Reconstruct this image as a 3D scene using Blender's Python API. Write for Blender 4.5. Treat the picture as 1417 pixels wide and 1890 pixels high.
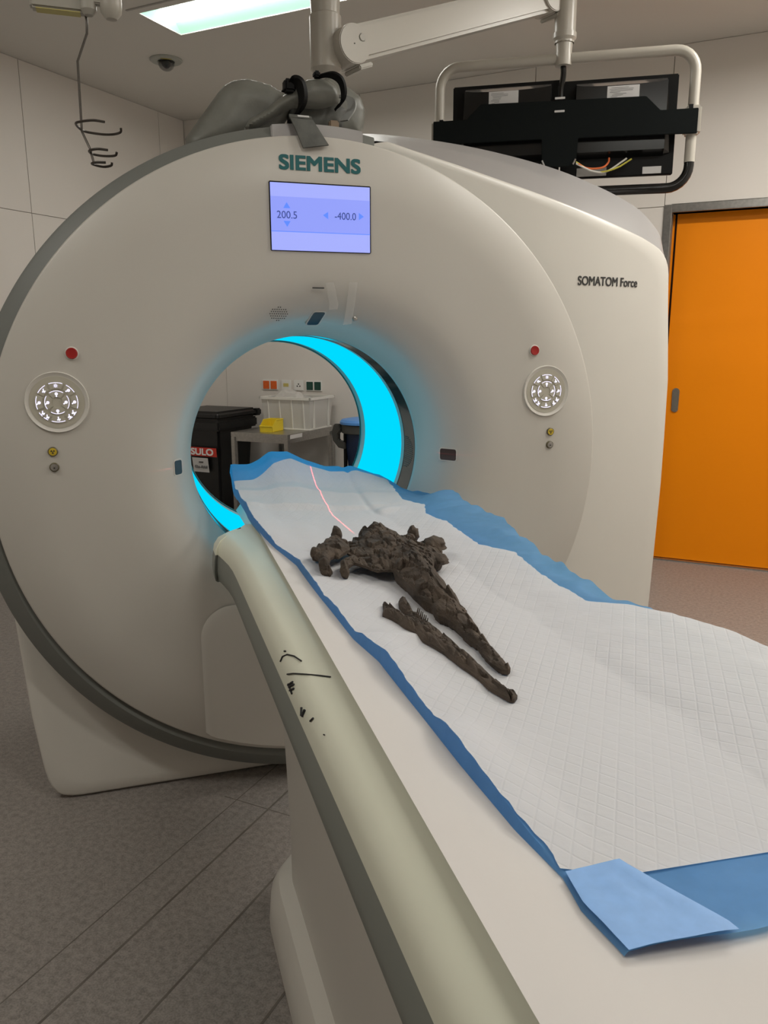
import bpy, bmesh, math, random
import numpy as np
from mathutils import Vector, Matrix, noise

for o in list(bpy.data.objects): bpy.data.objects.remove(o, do_unlink=True)
S = bpy.context.scene
COL = S.collection
random.seed(7)
R = math.radians

# ------------------------------------------------------------------ camera
ISO = 1.07                                   # height of the scanner's isocentre above the floor
CAM = Vector((-0.5499, -2.3525, 1.4415))
yaw, pit, rol = R(17.4722), R(12.3151), R(-0.1208)
fw = Vector((math.sin(yaw)*math.cos(pit), math.cos(yaw)*math.cos(pit), -math.sin(pit)))
r0 = Vector((math.cos(yaw), -math.sin(yaw), 0)); u0 = r0.cross(fw)
rt = r0*math.cos(rol)+u0*math.sin(rol); up = u0*math.cos(rol)-r0*math.sin(rol)
cd = bpy.data.cameras.new('camera'); cam = bpy.data.objects.new('camera', cd); COL.objects.link(cam)
cam.matrix_world = Matrix(((rt.x, up.x, -fw.x, CAM.x), (rt.y, up.y, -fw.y, CAM.y), (rt.z, up.z, -fw.z, CAM.z), (0, 0, 0, 1)))
cd.sensor_fit = 'AUTO'; cd.sensor_width = 36; cd.lens = 1444.47/1890*36; cd.clip_start = 0.02
S.camera = cam

# ------------------------------------------------------------------ world, view
w = bpy.data.worlds.new('world'); S.world = w; w.use_nodes = True
w.node_tree.nodes['Background'].inputs[0].default_value = (0.9, 0.85, 0.78, 1)
w.node_tree.nodes['Background'].inputs[1].default_value = 0.05
S.view_settings.view_transform = 'Standard'; S.view_settings.look = 'None'
S.view_settings.exposure = 0.0; S.view_settings.gamma = 1.0; S.view_settings.use_curve_mapping = False
LAMP = 60.0            # radiance of a lamp's tubes
BORE = 1.6            # radiance of the lit bore lining

# ------------------------------------------------------------------ materials
def M(name, col, rough=.5, metal=0., var=0., vscale=30., bump=0., bscale=80., emit=None, es=0., spec=.5, trans=0., alpha=1., sub=0., col2=None, detail=4.):
    m = bpy.data.materials.new(name); m.use_nodes = True
    nt = m.node_tree; b = nt.nodes['Principled BSDF']
    b.inputs['Base Color'].default_value = (*col, 1); b.inputs['Roughness'].default_value = rough
    b.inputs['Metallic'].default_value = metal; b.inputs['Specular IOR Level'].default_value = spec
    b.inputs['Transmission Weight'].default_value = trans; b.inputs['Alpha'].default_value = alpha
    if emit: b.inputs['Emission Color'].default_value = (*emit, 1); b.inputs['Emission Strength'].default_value = es
    tc = nt.nodes.new('ShaderNodeTexCoord')
    if var or col2:
        n = nt.nodes.new('ShaderNodeTexNoise'); n.inputs['Scale'].default_value = vscale; n.inputs['Detail'].default_value = detail
        nt.links.new(tc.outputs['Object'], n.inputs['Vector'])
        cr = nt.nodes.new('ShaderNodeValToRGB'); c2 = col2 or tuple(c*(1-var) for c in col)
        cr.color_ramp.elements[0].position = .35; cr.color_ramp.elements[1].position = .65
        cr.color_ramp.elements[0].color = (*c2, 1); cr.color_ramp.elements[1].color = (*col, 1)
        nt.links.new(n.outputs['Fac'], cr.inputs['Fac']); nt.links.new(cr.outputs['Color'], b.inputs['Base Color'])
    if bump:
        n2 = nt.nodes.new('ShaderNodeTexNoise'); n2.inputs['Scale'].default_value = bscale; n2.inputs['Detail'].default_value = 5
        nt.links.new(tc.outputs['Object'], n2.inputs['Vector'])
        bp = nt.nodes.new('ShaderNodeBump'); bp.inputs['Strength'].default_value = bump; bp.inputs['Distance'].default_value = .004
        nt.links.new(n2.outputs['Fac'], bp.inputs['Height']); nt.links.new(bp.outputs['Normal'], b.inputs['Normal'])
    return m

CREAM = M('cream_plastic', (.57, .54, .49), .38, var=.03, vscale=3)
CREAM2 = M('cream_shell_plastic', (.66, .63, .575), .32, var=.02, vscale=3)
RINGG = M('grey_trim', (.165, .17, .155), .5)
SILV = M('silver_paint', (.36, .345, .34), .36, .2)
WHITEP = M('white_plastic', (.78, .76, .71), .35)
CYAN = M('lit_bore_lining', (.0, .05, .06), .5, spec=.0, emit=(.0, .43, .62), es=BORE)
PALE = M('pale_bore_trim', (.52, .58, .55), .4)
DARKW = M('dark_scan_window', (.055, .055, .05), .08, spec=.8)
SEAM = M('dark_seam', (.03, .03, .03), .6)
GREYK = M('panel_key_plastic', (.50, .47, .39), .45)
LED = M('backlit_symbol', (.8, .8, .9), .5, emit=(.72, .70, 1.), es=1.25)
SCREEN = M('screen_light', (.1, .1, .2), .2, emit=(.36, .42, .98), es=.92)
SCREEN2 = M('screen_band', (.1, .1, .2), .2, emit=(.27, .34, .97), es=.9)
SCRTXT = M('screen_digits', (.03, .05, .2), .3, emit=(.03, .05, .22), es=.8)
SCRARW = M('screen_arrow', (.05, .1, .5), .3, emit=(.10, .24, .95), es=.9)
BLACK = M('black_plastic', (.004, .004, .004), .55, spec=.2)
BLACKG = M('black_gloss', (.006, .006, .006), .2)
BLACKM = M('black_plate', (.003, .005, .005), .7, spec=.15)
RED = M('red_button', (.36, .012, .01), .35)
YEL = M('yellow_button', (.62, .44, .03), .35)
STEEL = M('brushed_steel', (.50, .49, .47), .32, 1., var=.15, vscale=60)
WIRE = M('steel_wire', (.075, .065, .055), .4, .7)
TEAL = M('teal_lettering', (.005, .12, .13), .4)
DKTXT = M('dark_lettering', (.03, .03, .03), .5)
LASERW = M('laser_window_glass', (.012, .05, .07), .12, spec=.7)
LASERR = M('laser_window_red', (.05, .03, .03), .12, spec=.7)
WALL = M('wall_panel_paint', (.76, .715, .665), .55, var=.02, vscale=2)
JOINT = M('wall_joint', (.40, .38, .35), .7)
CEIL = M('ceiling_paint', (.70, .67, .62), .7, var=.02, vscale=2)
ORANGE = M('orange_door_laminate', (.90, .26, .0), .42, var=.02, vscale=2, spec=.25)
BASEB = M('grey_baseboard', (.30, .28, .26), .5)
TBLF = M('table_cover_plastic', (.74, .74, .61), .3, var=.03, vscale=4)
TBLS = M('table_side_grey', (.22, .235, .21), .45)
PAPER = M('table_paper', (.66, .625, .60), .75, bump=.10, bscale=35)
BLUE = M('blue_backing', (.21, .46, .82), .55, var=.12, vscale=45, bump=.35, bscale=30)
INK = M('black_ink', (.01, .01, .012), .6)
LEADV = M('grey_vinyl', (.19, .19, .165), .45, var=.2, vscale=14, bump=.25, bscale=40)
LEADT = M('grey_strap_fabric', (.12, .122, .11), .6, var=.35, vscale=30)
LABEL = M('white_label', (.62, .61, .60), .5)
BINBLK = M('bin_black_plastic', (.010, .010, .010), .42)
REDL = M('red_label', (.62, .035, .02), .5)
CRATE = M('clear_white_plastic', (.82, .80, .76), .35, trans=.35, alpha=.82)
BAG = M('clear_bag_plastic', (.70, .68, .65), .3, trans=.3, alpha=.8, bump=.5, bscale=30)
YBIN = M('yellow_plastic', (.82, .62, .03), .4)
BLUEL = M('blue_lid_plastic', (.10, .30, .72), .4)
NAVY = M('navy_bag', (.006, .018, .06), .45)
DKGREY = M('dark_grey_plastic', (.06, .06, .055), .45)
SOCKO = M('orange_socket', (.78, .13, .015), .45)
SOCKG = M('green_socket', (.008, .06, .045), .45)
SOCKF = M('socket_frame', (.80, .79, .76), .4)
TAPE = M('clear_tape', (.80, .78, .74), .4, alpha=.26)
CABO = M('orange_cable', (.75, .16, .04), .5); CABY = M('yellow_cable', (.55, .5, .06), .5); CABW = M('white_cable', (.7, .68, .62), .5)
LDIFF = M('lamp_tinted_glass', (.5, .8, .68), .35, emit=(.40, .74, .54), es=.95)
GLASSD = M('dome_glass', (.55, .55, .55), .05, trans=.9, alpha=.45)

def quilt_mat():
    m = M('white_absorbent_layer', (.95, .92, .895), .8)
    nt = m.node_tree; b = nt.nodes['Principled BSDF']
    tc = nt.nodes.new('ShaderNodeTexCoord'); sp = nt.nodes.new('ShaderNodeSeparateXYZ'); nt.links.new(tc.outputs['Object'], sp.inputs[0])
    def mth(op, a, bb=None):
        n = nt.nodes.new('ShaderNodeMath'); n.operation = op
        for i, v in enumerate((a, bb)):
            if v is None: continue
            if isinstance(v, (int, float)): n.inputs[i].default_value = v
            else: nt.links.new(v, n.inputs[i])
        return n.outputs[0]
    outs = []
    for ca, sa in ((.82, .57), (.82, -.57)):
        v = mth('ADD', mth('MULTIPLY', sp.outputs[0], ca/.021), mth('MULTIPLY', sp.outputs[1], sa/.021))
        pp = mth('PINGPONG', v, .5)
        outs.append(mth('MINIMUM', mth('DIVIDE', pp, .10), 1.))
    h = mth('MINIMUM', outs[0], outs[1])
    n = nt.nodes.new('ShaderNodeTexNoise'); n.inputs['Scale'].default_value = 38; n.inputs['Detail'].default_value = 5
    nt.links.new(tc.outputs['Object'], n.inputs['Vector'])
    n3 = nt.nodes.new('ShaderNodeTexNoise'); n3.inputs['Scale'].default_value = 5; nt.links.new(tc.outputs['Object'], n3.inputs['Vector'])
    patch = nt.nodes.new('ShaderNodeMapRange'); nt.links.new(n3.outputs['Fac'], patch.inputs[0])
    patch.inputs[1].default_value = .4; patch.inputs[2].default_value = .6; patch.inputs[3].default_value = .25; patch.inputs[4].default_value = 1.
    hh = mth('ADD', mth('MULTIPLY', h, patch.outputs[0]), mth('MULTIPLY', n.outputs['Fac'], 1.3))
    bp = nt.nodes.new('ShaderNodeBump'); bp.inputs['Strength'].default_value = .27; bp.inputs['Distance'].default_value = .0035
    nt.links.new(hh, bp.inputs['Height']); nt.links.new(bp.outputs['Normal'], b.inputs['Normal'])
    return m
QUILT = quilt_mat()
def translucent(m, fac, col):
    nt = m.node_tree; b = nt.nodes['Principled BSDF']; out = nt.nodes['Material Output']
    t = nt.nodes.new('ShaderNodeBsdfTranslucent'); t.inputs[0].default_value = (*col, 1); mx = nt.nodes.new('ShaderNodeMixShader'); mx.inputs[0].default_value = fac
    nt.links.new(b.outputs[0], mx.inputs[1]); nt.links.new(t.outputs[0], mx.inputs[2]); nt.links.new(mx.outputs[0], out.inputs[0])
translucent(QUILT, .38, (.85, .85, .84)); translucent(BLUE, .58, (.22, .55, .92))

def floor_mat():
    m = M('speckled_linoleum', (.33, .30, .275), .42)
    nt = m.node_tree; b = nt.nodes['Principled BSDF']; tc = nt.nodes.new('ShaderNodeTexCoord')
    n = nt.nodes.new('ShaderNodeTexNoise'); n.inputs['Scale'].default_value = 220; n.inputs['Detail'].default_value = 2
    n2 = nt.nodes.new('ShaderNodeTexNoise'); n2.inputs['Scale'].default_value = 60; n2.inputs['Detail'].default_value = 4
    ad = nt.nodes.new('ShaderNodeMath'); ad.operation = 'ADD'
    for q in (n, n2): nt.links.new(tc.outputs['Object'], q.inputs['Vector'])
    nt.links.new(n.outputs['Fac'], ad.inputs[0]); nt.links.new(n2.outputs['Fac'], ad.inputs[1])
    cr = nt.nodes.new('ShaderNodeValToRGB'); e = cr.color_ramp.elements
    e[0].position = .38; e[0].color = (.19, .172, .158, 1); e[1].position = .60; e[1].color = (.32, .285, .26, 1)
    hm = nt.nodes.new('ShaderNodeMath'); hm.operation = 'MULTIPLY'; hm.inputs[1].default_value = .5
    nt.links.new(ad.outputs[0], hm.inputs[0]); nt.links.new(hm.outputs[0], cr.inputs['Fac']); nt.links.new(cr.outputs['Color'], b.inputs['Base Color'])
    return m
FLOORM = floor_mat()
FOSS = M('dark_fossil_bone', (.086, .062, .044), .8, col2=(.040, .029, .021), vscale=32, bump=1., bscale=110, detail=6)
for n_ in [q for q in FOSS.node_tree.nodes if q.type == 'TEX_NOISE']:
    mp_ = FOSS.node_tree.nodes.new('ShaderNodeMapping'); mp_.inputs['Scale'].default_value = (1, .35, 1)
    FOSS.node_tree.links.new([q for q in FOSS.node_tree.nodes if q.type == 'TEX_COORD'][0].outputs['Object'], mp_.inputs[0]); FOSS.node_tree.links.new(mp_.outputs[0], n_.inputs['Vector'])

# ------------------------------------------------------------------ mesh helpers
class MB:
    def __init__(s): s.v = []; s.f = []; s.m = []
    def add(s, vs, fs, mi=0):
        k = len(s.v); s.v += [tuple(map(float, q)) for q in vs]; s.f += [tuple(i+k for i in f) for f in fs]; s.m += [mi]*len(fs); return s
    def box(s, x0, x1, y0, y1, z0, z1, mi=0):
        return s.add([(x0,y0,z0),(x1,y0,z0),(x1,y1,z0),(x0,y1,z0),(x0,y0,z1),(x1,y0,z1),(x1,y1,z1),(x0,y1,z1)],
                     [(3,2,1,0),(4,5,6,7),(0,1,5,4),(1,2,6,5),(2,3,7,6),(3,0,4,7)], mi)
    def prism(s, poly, a, b, ax='y', mi=0):
        n = len(poly)
        def P(q, t): return (q[0], t, q[1]) if ax == 'y' else ((q[0], q[1], t) if ax == 'z' else (t, q[0], q[1]))
        vs = [P(q, a) for q in poly]+[P(q, b) for q in poly]
        return s.add(vs, [tuple(range(n)), tuple(range(2*n-1, n-1, -1))]+[(i, n+i, n+(i+1) % n, (i+1) % n) for i in range(n)], mi)
    def tube(s, path, r, seg=10, closed=False, mi=0):
        P = [Vector(q) for q in path]; n = len(P); rr = r if isinstance(r, (list, tuple)) else [r]*n
        rings = []; nrm = None
        for i in range(n):
            t = (P[(i+1) % n]-P[i-1]) if (closed or 0 < i < n-1) else ((P[1]-P[0]) if i == 0 else (P[-1]-P[-2]))
            t.normalize()
            if nrm is None: nrm = t.orthogonal().normalized()
            nrm = (nrm - t*nrm.dot(t)); nrm = nrm.normalized() if nrm.length > 1e-6 else t.orthogonal().normalized()
            bi = t.cross(nrm)
            rings.append([P[i]+(nrm*math.cos(a)+bi*math.sin(a))*rr[i] for a in [2*math.pi*j/seg for j in range(seg)]])
        vs = [q for ring in rings for q in ring]; fs = []
        for i in range(n if closed else n-1):
            for j in range(seg):
                a, b = i*seg, ((i+1) % n)*seg; fs.append((a+j, a+(j+1) % seg, b+(j+1) % seg, b+j))
        if not closed: fs += [tuple(range(seg-1, -1, -1)), tuple((n-1)*seg+j for j in range(seg))]
        return s.add(vs, fs, mi)
    def lathe(s, prof, ax='y', c=(0, 0, 0), seg=64, a0=0., a1=2*math.pi, mi=0, coff=None):
        full = abs(a1-a0-2*math.pi) < 1e-6; n = seg if full else seg+1; vs = []
        for (r, h) in prof:
            for j in range(n):
                a = a0+(a1-a0)*j/seg; x, z = r*math.cos(a), r*math.sin(a)
                if coff: z += coff(r)
                vs.append((c[0]+x, c[1]+h, c[2]+z) if ax == 'y' else ((c[0]+x, c[1]+z, c[2]+h) if ax == 'z' else (c[0]+h, c[1]+x, c[2]+z)))
        fs = []
        for i in range(len(prof)-1):
            for j in range(seg):
                a, b = i*n, (i+1)*n; fs.append((a+j, a+(j+1) % n, b+(j+1) % n, b+j))
        return s.add(vs, fs, mi)
    def grid(s, rows, mi=0):
        nr, nc = len(rows), len(rows[0])
        return s.add([q for r in rows for q in r], [(i*nc+j, i*nc+j+1, (i+1)*nc+j+1, (i+1)*nc+j) for i in range(nr-1) for j in range(nc-1)], mi)
    def build(s, name, mat, parent=None, ang=35, bevel=0., merge=True, bseg=2, loc=None):
        me = bpy.data.meshes.new(name); bm = bmesh.new()
        vv = [bm.verts.new(q) for q in s.v]
        for f, mi in zip(s.f, s.m):
            if len(set(f)) < 3: continue
            try: bm.faces.new([vv[i] for i in f]).material_index = mi
            except ValueError: pass
        if merge: bmesh.ops.remove_doubles(bm, verts=bm.verts, dist=1e-5)
        bmesh.ops.recalc_face_normals(bm, faces=bm.faces)
        if bevel:
            es = [e for e in bm.edges if len(e.link_faces) == 2 and e.calc_face_angle(0) > R(40)]
            bmesh.ops.bevel(bm, geom=es, offset=bevel, segments=bseg, affect='EDGES', clamp_overlap=True)
        bm.to_mesh(me); bm.free()
        for m in (mat if isinstance(mat, (list, tuple)) else [mat]): me.materials.append(m)
        if ang: 
            me.polygons.foreach_set('use_smooth', [True]*len(me.polygons)); me.set_sharp_from_angle(angle=R(ang))
        o = bpy.data.objects.new(name, me); COL.objects.link(o)
        if loc is not None: o.location = loc
        if parent: o.parent = parent
        return o

def tag(o, label=None, cat=None, group=None, kind=None):
    if label: o['label'] = label
    if cat: o['category'] = cat
    if group: o['group'] = group
    if kind: o['kind'] = kind
    return o
def thing(name, label, cat, loc=(0, 0, 0), rz=0., group=None):
    o = bpy.data.objects.new(name, None); COL.objects.link(o); o.location = loc; o.rotation_euler = (0, 0, rz); o.empty_display_size = .05
    return tag(o, label, cat, group)
def copy_tree(o, parent=None):
    c = o.copy(); COL.objects.link(c); c.parent = parent
    for ch in list(o.children): copy_tree(ch, c)
    return c
def text(name, body, x0, x1, z0, z1, mat, parent, y=0., bold=0., ext=.0006, xf=None):
    """lettering fitted into the rectangle x0..x1, z0..z1 of a plane facing -Y (xf: extra matrix)"""
    c = bpy.data.curves.new(name, 'FONT'); c.body = body; c.extrude = ext; c.size = 1.
    t = bpy.data.objects.new(name, c); COL.objects.link(t); bpy.context.view_layer.update()
    me = bpy.data.meshes.new_from_object(t.evaluated_get(bpy.context.evaluated_depsgraph_get()))
    bpy.data.objects.remove(t, do_unlink=True)
    co = np.array([v.co for v in me.vertices]); mn, mx = co.min(0), co.max(0)
    for v in me.vertices:
        q = Vector((x0+(v.co.x-mn[0])/(mx[0]-mn[0])*(x1-x0), y-v.co.z, z0+(v.co.y-mn[1])/(mx[1]-mn[1])*(z1-z0)))
        v.co = xf @ q if xf else q
    if bold:
        src = [v.co.copy() for v in me.vertices]; fs = [tuple(p.vertices) for p in me.polygons]; k = len(src); vs = []; ff = []
        for n_, (dx, dz) in enumerate([(a, b) for a in (-1, -.33, .33, 1) for b in (-.8, .8)]):
            vs += [q+Vector((dx*bold, -.00002*n_, dz*bold)) for q in src]; ff += [tuple(i+n_*k for i in f) for f in fs]
        bpy.data.meshes.remove(me); me = bpy.data.meshes.new(name); me.from_pydata(vs, [], ff)
    me.materials.clear(); me.materials.append(mat); me.name = name
    o = bpy.data.objects.new(name, me); COL.objects.link(o); o.parent = parent
    return o
def smooth(a, b, x): t = min(1, max(0, (x-a)/(b-a))); return t*t*(3-2*t)
def lerp1(tab, x):
    return float(np.interp(x, [q[0] for q in tab], [q[1] for q in tab]))
def bez(pts, n=8):
    """Catmull-Rom through points"""
    P = [Vector(p) for p in pts]; P = [P[0]*2-P[1]]+P+[P[-1]*2-P[-2]]; out = []
    for i in range(1, len(P)-2):
        for k in range(n):
            t = k/n; a, b, c, d = P[i-1], P[i], P[i+1], P[i+2]
            out.append(.5*((2*b)+(c-a)*t+(2*a-5*b+4*c-d)*t*t+(3*b-a-3*c+d)*t*t*t))
    return out+[P[-2]]

def polydist(pts, poly):
    poly = np.array(poly); A = poly; B = np.roll(poly, -1, 0); best = np.full(len(pts), 1e9); near = np.zeros_like(pts); ins = np.zeros(len(pts), bool)
    for a, b in zip(A, B):
        ab = b-a; t = np.clip(((pts-a)@ab)/(ab@ab+1e-12), 0, 1); q = a+t[:, None]*ab; dd = np.hypot(*(pts-q).T)
        m = dd < best; best[m] = dd[m]; near[m] = q[m]
        c = ((a[1] > pts[:, 1]) != (b[1] > pts[:, 1])); xx = a[0]+(pts[:, 1]-a[1])*(b[0]-a[0])/(b[1]-a[1]+1e-12); ins ^= c & (pts[:, 0] < xx)
    return best, near, ins
def slab(poly, step, topf, botf):
    """closed body over a 2-D outline: topf/botf(pts, dist) give the two surfaces; returns verts (a, b, h) and faces"""
    P = np.array(poly); mn, mx = P.min(0)-step, P.max(0)+step
    nx, ny = [int(v) for v in np.ceil((mx-mn)/step)+1]
    g = np.stack(np.meshgrid(mn[0]+np.arange(nx)*step, mn[1]+np.arange(ny)*step, indexing='ij'), -1).reshape(-1, 2)
    dd, near, ins = polydist(g, P)
    ok = ins | (dd < step*.35); idx = lambda i, j: i*ny+j
    quads = [(idx(i, j), idx(i+1, j), idx(i+1, j+1), idx(i, j+1)) for i in range(nx-1) for j in range(ny-1)
             if ok[idx(i, j)] and ok[idx(i+1, j)] and ok[idx(i+1, j+1)] and ok[idx(i, j+1)]]
    ec = {}
    for q in quads:
        for a, b in zip(q, q[1:]+q[:1]): ec[frozenset((a, b))] = ec.get(frozenset((a, b)), 0)+1
    used = sorted({i for q in quads for i in q}); rim = {i for e, c in ec.items() if c == 1 for i in e}
    g2 = g.copy(); d2 = np.where(ins, dd, 0)
    for i in rim: g2[i] = near[i]; d2[i] = 0
    mp = {k: n for n, k in enumerate(used)}; U = g2[used]; D = d2[used]; n = len(used)
    T = topf(U, D); B = botf(U, D)
    vs = [(U[k, 0], U[k, 1], T[k]) for k in range(n)]+[(U[k, 0], U[k, 1], B[k]) for k in range(n)]
    fs = [tuple(mp[i] for i in q) for q in quads]+[tuple(n+mp[i] for i in reversed(q)) for q in quads]
    for q in quads:
        for a, b in zip(q, q[1:]+q[:1]):
            if ec[frozenset((a, b))] == 1: fs.append((mp[b], mp[a], n+mp[a], n+mp[b]))
    return vs, fs

# ------------------------------------------------------------------ the room (turned 43 degrees against the scanner)
TH = R(-43.1965); K = Vector((-.047, 4.479, 0)); D = Vector((math.cos(TH), math.sin(TH), 0)); N = Vector((-D.y, D.x, 0)); HC = 3.138
def room(u, off, h=0.): return K + D*u - N*off + Vector((0, 0, h))
UMAX, OMAX = 6.6, 7.6
def cells(name, xs, ys, holes, mk, mat):
    b = MB()
    for i in range(len(xs)-1):
        for j in range(len(ys)-1):
            cx, cy = (xs[i]+xs[i+1])/2, (ys[j]+ys[j+1])/2
            if any(h[0] < cx < h[1] and h[2] < cy < h[3] for h in holes): continue
            mk(b, xs[i], xs[i+1], ys[j], ys[j+1])
    return b.build(name, mat, ang=0)
def struct(o, loc=None):
    if loc is not None: o.location = loc; o.rotation_euler = (0, 0, TH)
    return tag(o, kind='structure')
# floor (room-local: x along the door wall, y away from it)
fl = struct(MB().box(-.2, UMAX+.2, -OMAX-.2, .2, -.12, 0).build('floor', FLOORM, ang=0), K)
SEAMM = M('floor_weld_seam', (.12, .10, .085), .6, col2=(.17, .15, .13), vscale=9)
def loc2(x, y): q = Vector((x, y, 0))-K; return q.dot(D), q.dot(N)
for (xa, ya), (xb, yb), wd in (((-.927, -.687), (-.257, .015), .003), ((-.846, -.773), (-.151, -.052), .006), ((-.639, -.838), (-.192, -.388), .006), ((-.366, -.896), (-.288, -.835), .006)):
    ua = (loc2(xa, ya)[0]+loc2(xb, yb)[0])/2
    MB().box(ua-wd/2, ua+wd/2, -OMAX, -2.6, .0, .0006).build('weld_seam', SEAMM, fl, ang=0)
qu, qo = loc2(-.25, -.12)
MB().box(qu-.15, qu+.9, qo-.0015, qo+.0015, 0, .0005).build('weld_seam', SEAMM, fl, ang=0)
# lamps
LAMPS = [(1.14, 1.39, .45), (4.4, 1.39, 1.3), (4.3, 2.6, .55), (4.3, 4.4, .42), (1.5, 5.2, .55)]   # last: how far each one is turned up
LL, LW = 1.5, .35
holes = [(u, u+LL, -o-LW, -o) for u, o, _ in LAMPS]
xs = sorted({-.2, UMAX+.2}|{v for h in holes for v in h[:2]}); ys = sorted({.2, -OMAX-.2}|{v for h in holes for v in h[2:]})
ce = struct(cells('ceiling', xs, ys, holes, lambda b, x0, x1, y0, y1: b.box(x0, x1, y0, y1, HC, HC+.2), CEIL), K)
tu, to = loc2(-.461, 2.407)
MB().box(tu, tu+1.2, to-.006, to+.006, HC-.004, HC+.001).build('ceiling_joint', JOINT, ce, ang=0)
# wall with the door: opening u 3.70..5.15, h 0..2.2
DO0, DO1, DH = 3.70, 5.15, 2.205
wr = struct(cells('wall_right', [-.2, DO0, DO1, UMAX+.2], [0, DH, HC+.2], [(DO0, DO1, 0, DH)], lambda b, x0, x1, z0, z1: b.box(x0, x1, .012, .25, z0, z1), JOINT), K)
def panels(wall, us, hs, skip=lambda c, h: False, flip=1):
    for a, b in zip(us, us[1:]):
        for c, d in zip(hs, hs[1:]):
            if skip((a+b)/2, (c+d)/2): continue
            MB().box(a+.002, b-.002, 0, .012, c+.002, d-.002).build('wall_panel', WALL, wall, ang=0)
panels(wr, [0, .307, 1.56, 2.82, 3.655], [.1, 2.243, HC]); panels(wr, [3.655, 5.2, UMAX], [2.25, HC]); panels(wr, [5.2, UMAX], [.1, 2.25])
# left wall: x axis of its own runs from the corner into the room
wl = struct(MB().box(-.2, OMAX+.2, -.25, -.012, 0, HC+.2).build('wall_left', JOINT, ang=0)); wl.location = K; wl.rotation_euler = (0, 0, TH-math.pi/2)
for a, b in zip([0, .29, 1.54, 2.79, 4.04, 5.29, 6.5], [.29, 1.54, 2.79, 4.04, 5.29, 6.5, OMAX]):
    for c, d in ((.1, 2.243), (2.243, HC)):
        MB().box(a+.002, b-.002, -.012, 0, c+.002, d-.002).build('wall_panel', WALL, wl, ang=0)
wf = struct(MB().box(-.2, UMAX+.2, -.2, 0, 0, HC+.2).build('wall_back', WALL, ang=0), K-N*OMAX)
ws = struct(MB().box(0, .2, -OMAX-.2, .2, 0, HC+.2).build('wall_front', WALL, ang=0), K+D*UMAX)
b1 = struct(MB().box(.0, 3.655, -.012, .0, 0, .1).build('baseboard_right', BASEB, bevel=.004), K)
b2 = struct(MB().box(.012, OMAX, 0, .012, 0, .1).build('baseboard_left', BASEB, bevel=.004)); b2.location = K; b2.rotation_euler = (0, 0, TH-math.pi/2)
# door
dr = bpy.data.objects.new('door_1', None); COL.objects.link(dr); dr.location = K; dr.rotation_euler = (0, 0, TH); tag(dr, kind='structure')
fr = MB()
fr.box(DO0-.045, DO0, -.012, .16, 0, DH+.045).box(DO0, DO1, -.012, .16, DH, DH+.045).box(DO1, DO1+.045, -.012, .16, 0, DH+.045)
fr.build('door_frame', STEEL, dr, bevel=.003)
MB().box(DO0+.026, DO1+.0, .085, .125, .012, DH+.02).build('door_leaf', ORANGE, dr, bevel=.002)
MB().box(DO0+.0, DO0+.012, .10, .16, 0, DH).build('door_rebate', ORANGE, dr, ang=0)
MB().box(DO0+.012, DO0+.03, .125, .16, 0, DH).build('door_gap', SEAM, dr, ang=0)
st = [(.022*math.cos(a), (.055 if math.sin(a) >= 0 else -.055)+.022*math.sin(a)) for a in [i*math.pi/8 for i in range(16)]]
hx, hz = DO0+.095, 1.065
hd = MB(); hd.prism([(hx+x, hz+z) for x, z in st], .076, .085); hd.build('door_handle', STEEL, dr, bevel=.002)
MB().prism([(hx+x*.72, hz+z*.88) for x, z in st], .0745, .077).build('handle_recess', M('handle_recess_grey', (.22, .2, .17), .4, .5), dr)
MB().box(DO0, DO1, .05, .13, 0, .01).build('door_threshold', STEEL, dr, ang=0)

# lamps: trough, tinted glass rim, bright tube strip
def lamp(u, off, label, dim):
    t = thing('ceiling_lamp', label, 'ceiling lamp', room(u, off+LW, HC), TH, 'recessed strip lamps')
    f = MB(); e = .008
    f.box(0, LL, 0, e, 0, .09).box(0, LL, LW-e, LW, 0, .09).box(0, e, e, LW-e, 0, .09).box(LL-e, LL, e, LW-e, 0, .09).box(0, LL, 0, LW, .09, .10)
    f.build('lamp_trough', WHITEP, t, ang=0)
    g = MB(); g.add([(e, e, .004), (LL-e, e, .004), (LL-e, LW-e, .004), (e, LW-e, .004), (.05, .10, .03), (LL-.05, .10, .03), (LL-.05, LW-.10, .03), (.05, LW-.10, .03)],
                    [(0, 1, 5, 4), (1, 2, 6, 5), (2, 3, 7, 6), (3, 0, 4, 7)])
    g.build('tinted_rim', LDIFF, t, ang=0)
    h = MB(); rows = []
    for i in range(9):
        a = i/8; y = .10+(LW-.20)*a; z = .03-.012*math.sin(math.pi*a); rows.append([(.05, y, z), (LL-.05, y, z)])
    h.grid(rows); h.build('tube_cover', M('lamp_tube_glow', (.9, .9, .9), .5, emit=(1., .955, .895), es=LAMP*dim), t)
    return t
for (u, o, dim), lb in zip(LAMPS, ('recessed strip lamp with green tinted rim above the dome camera', 'recessed strip lamp in front of the orange door', 'recessed strip lamp over the door side of the patient table', 'recessed strip lamp over the foot end of the patient table', 'recessed strip lamp over the bare floor beside the scanner')):
    lamp(u, o, lb, dim)

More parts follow.
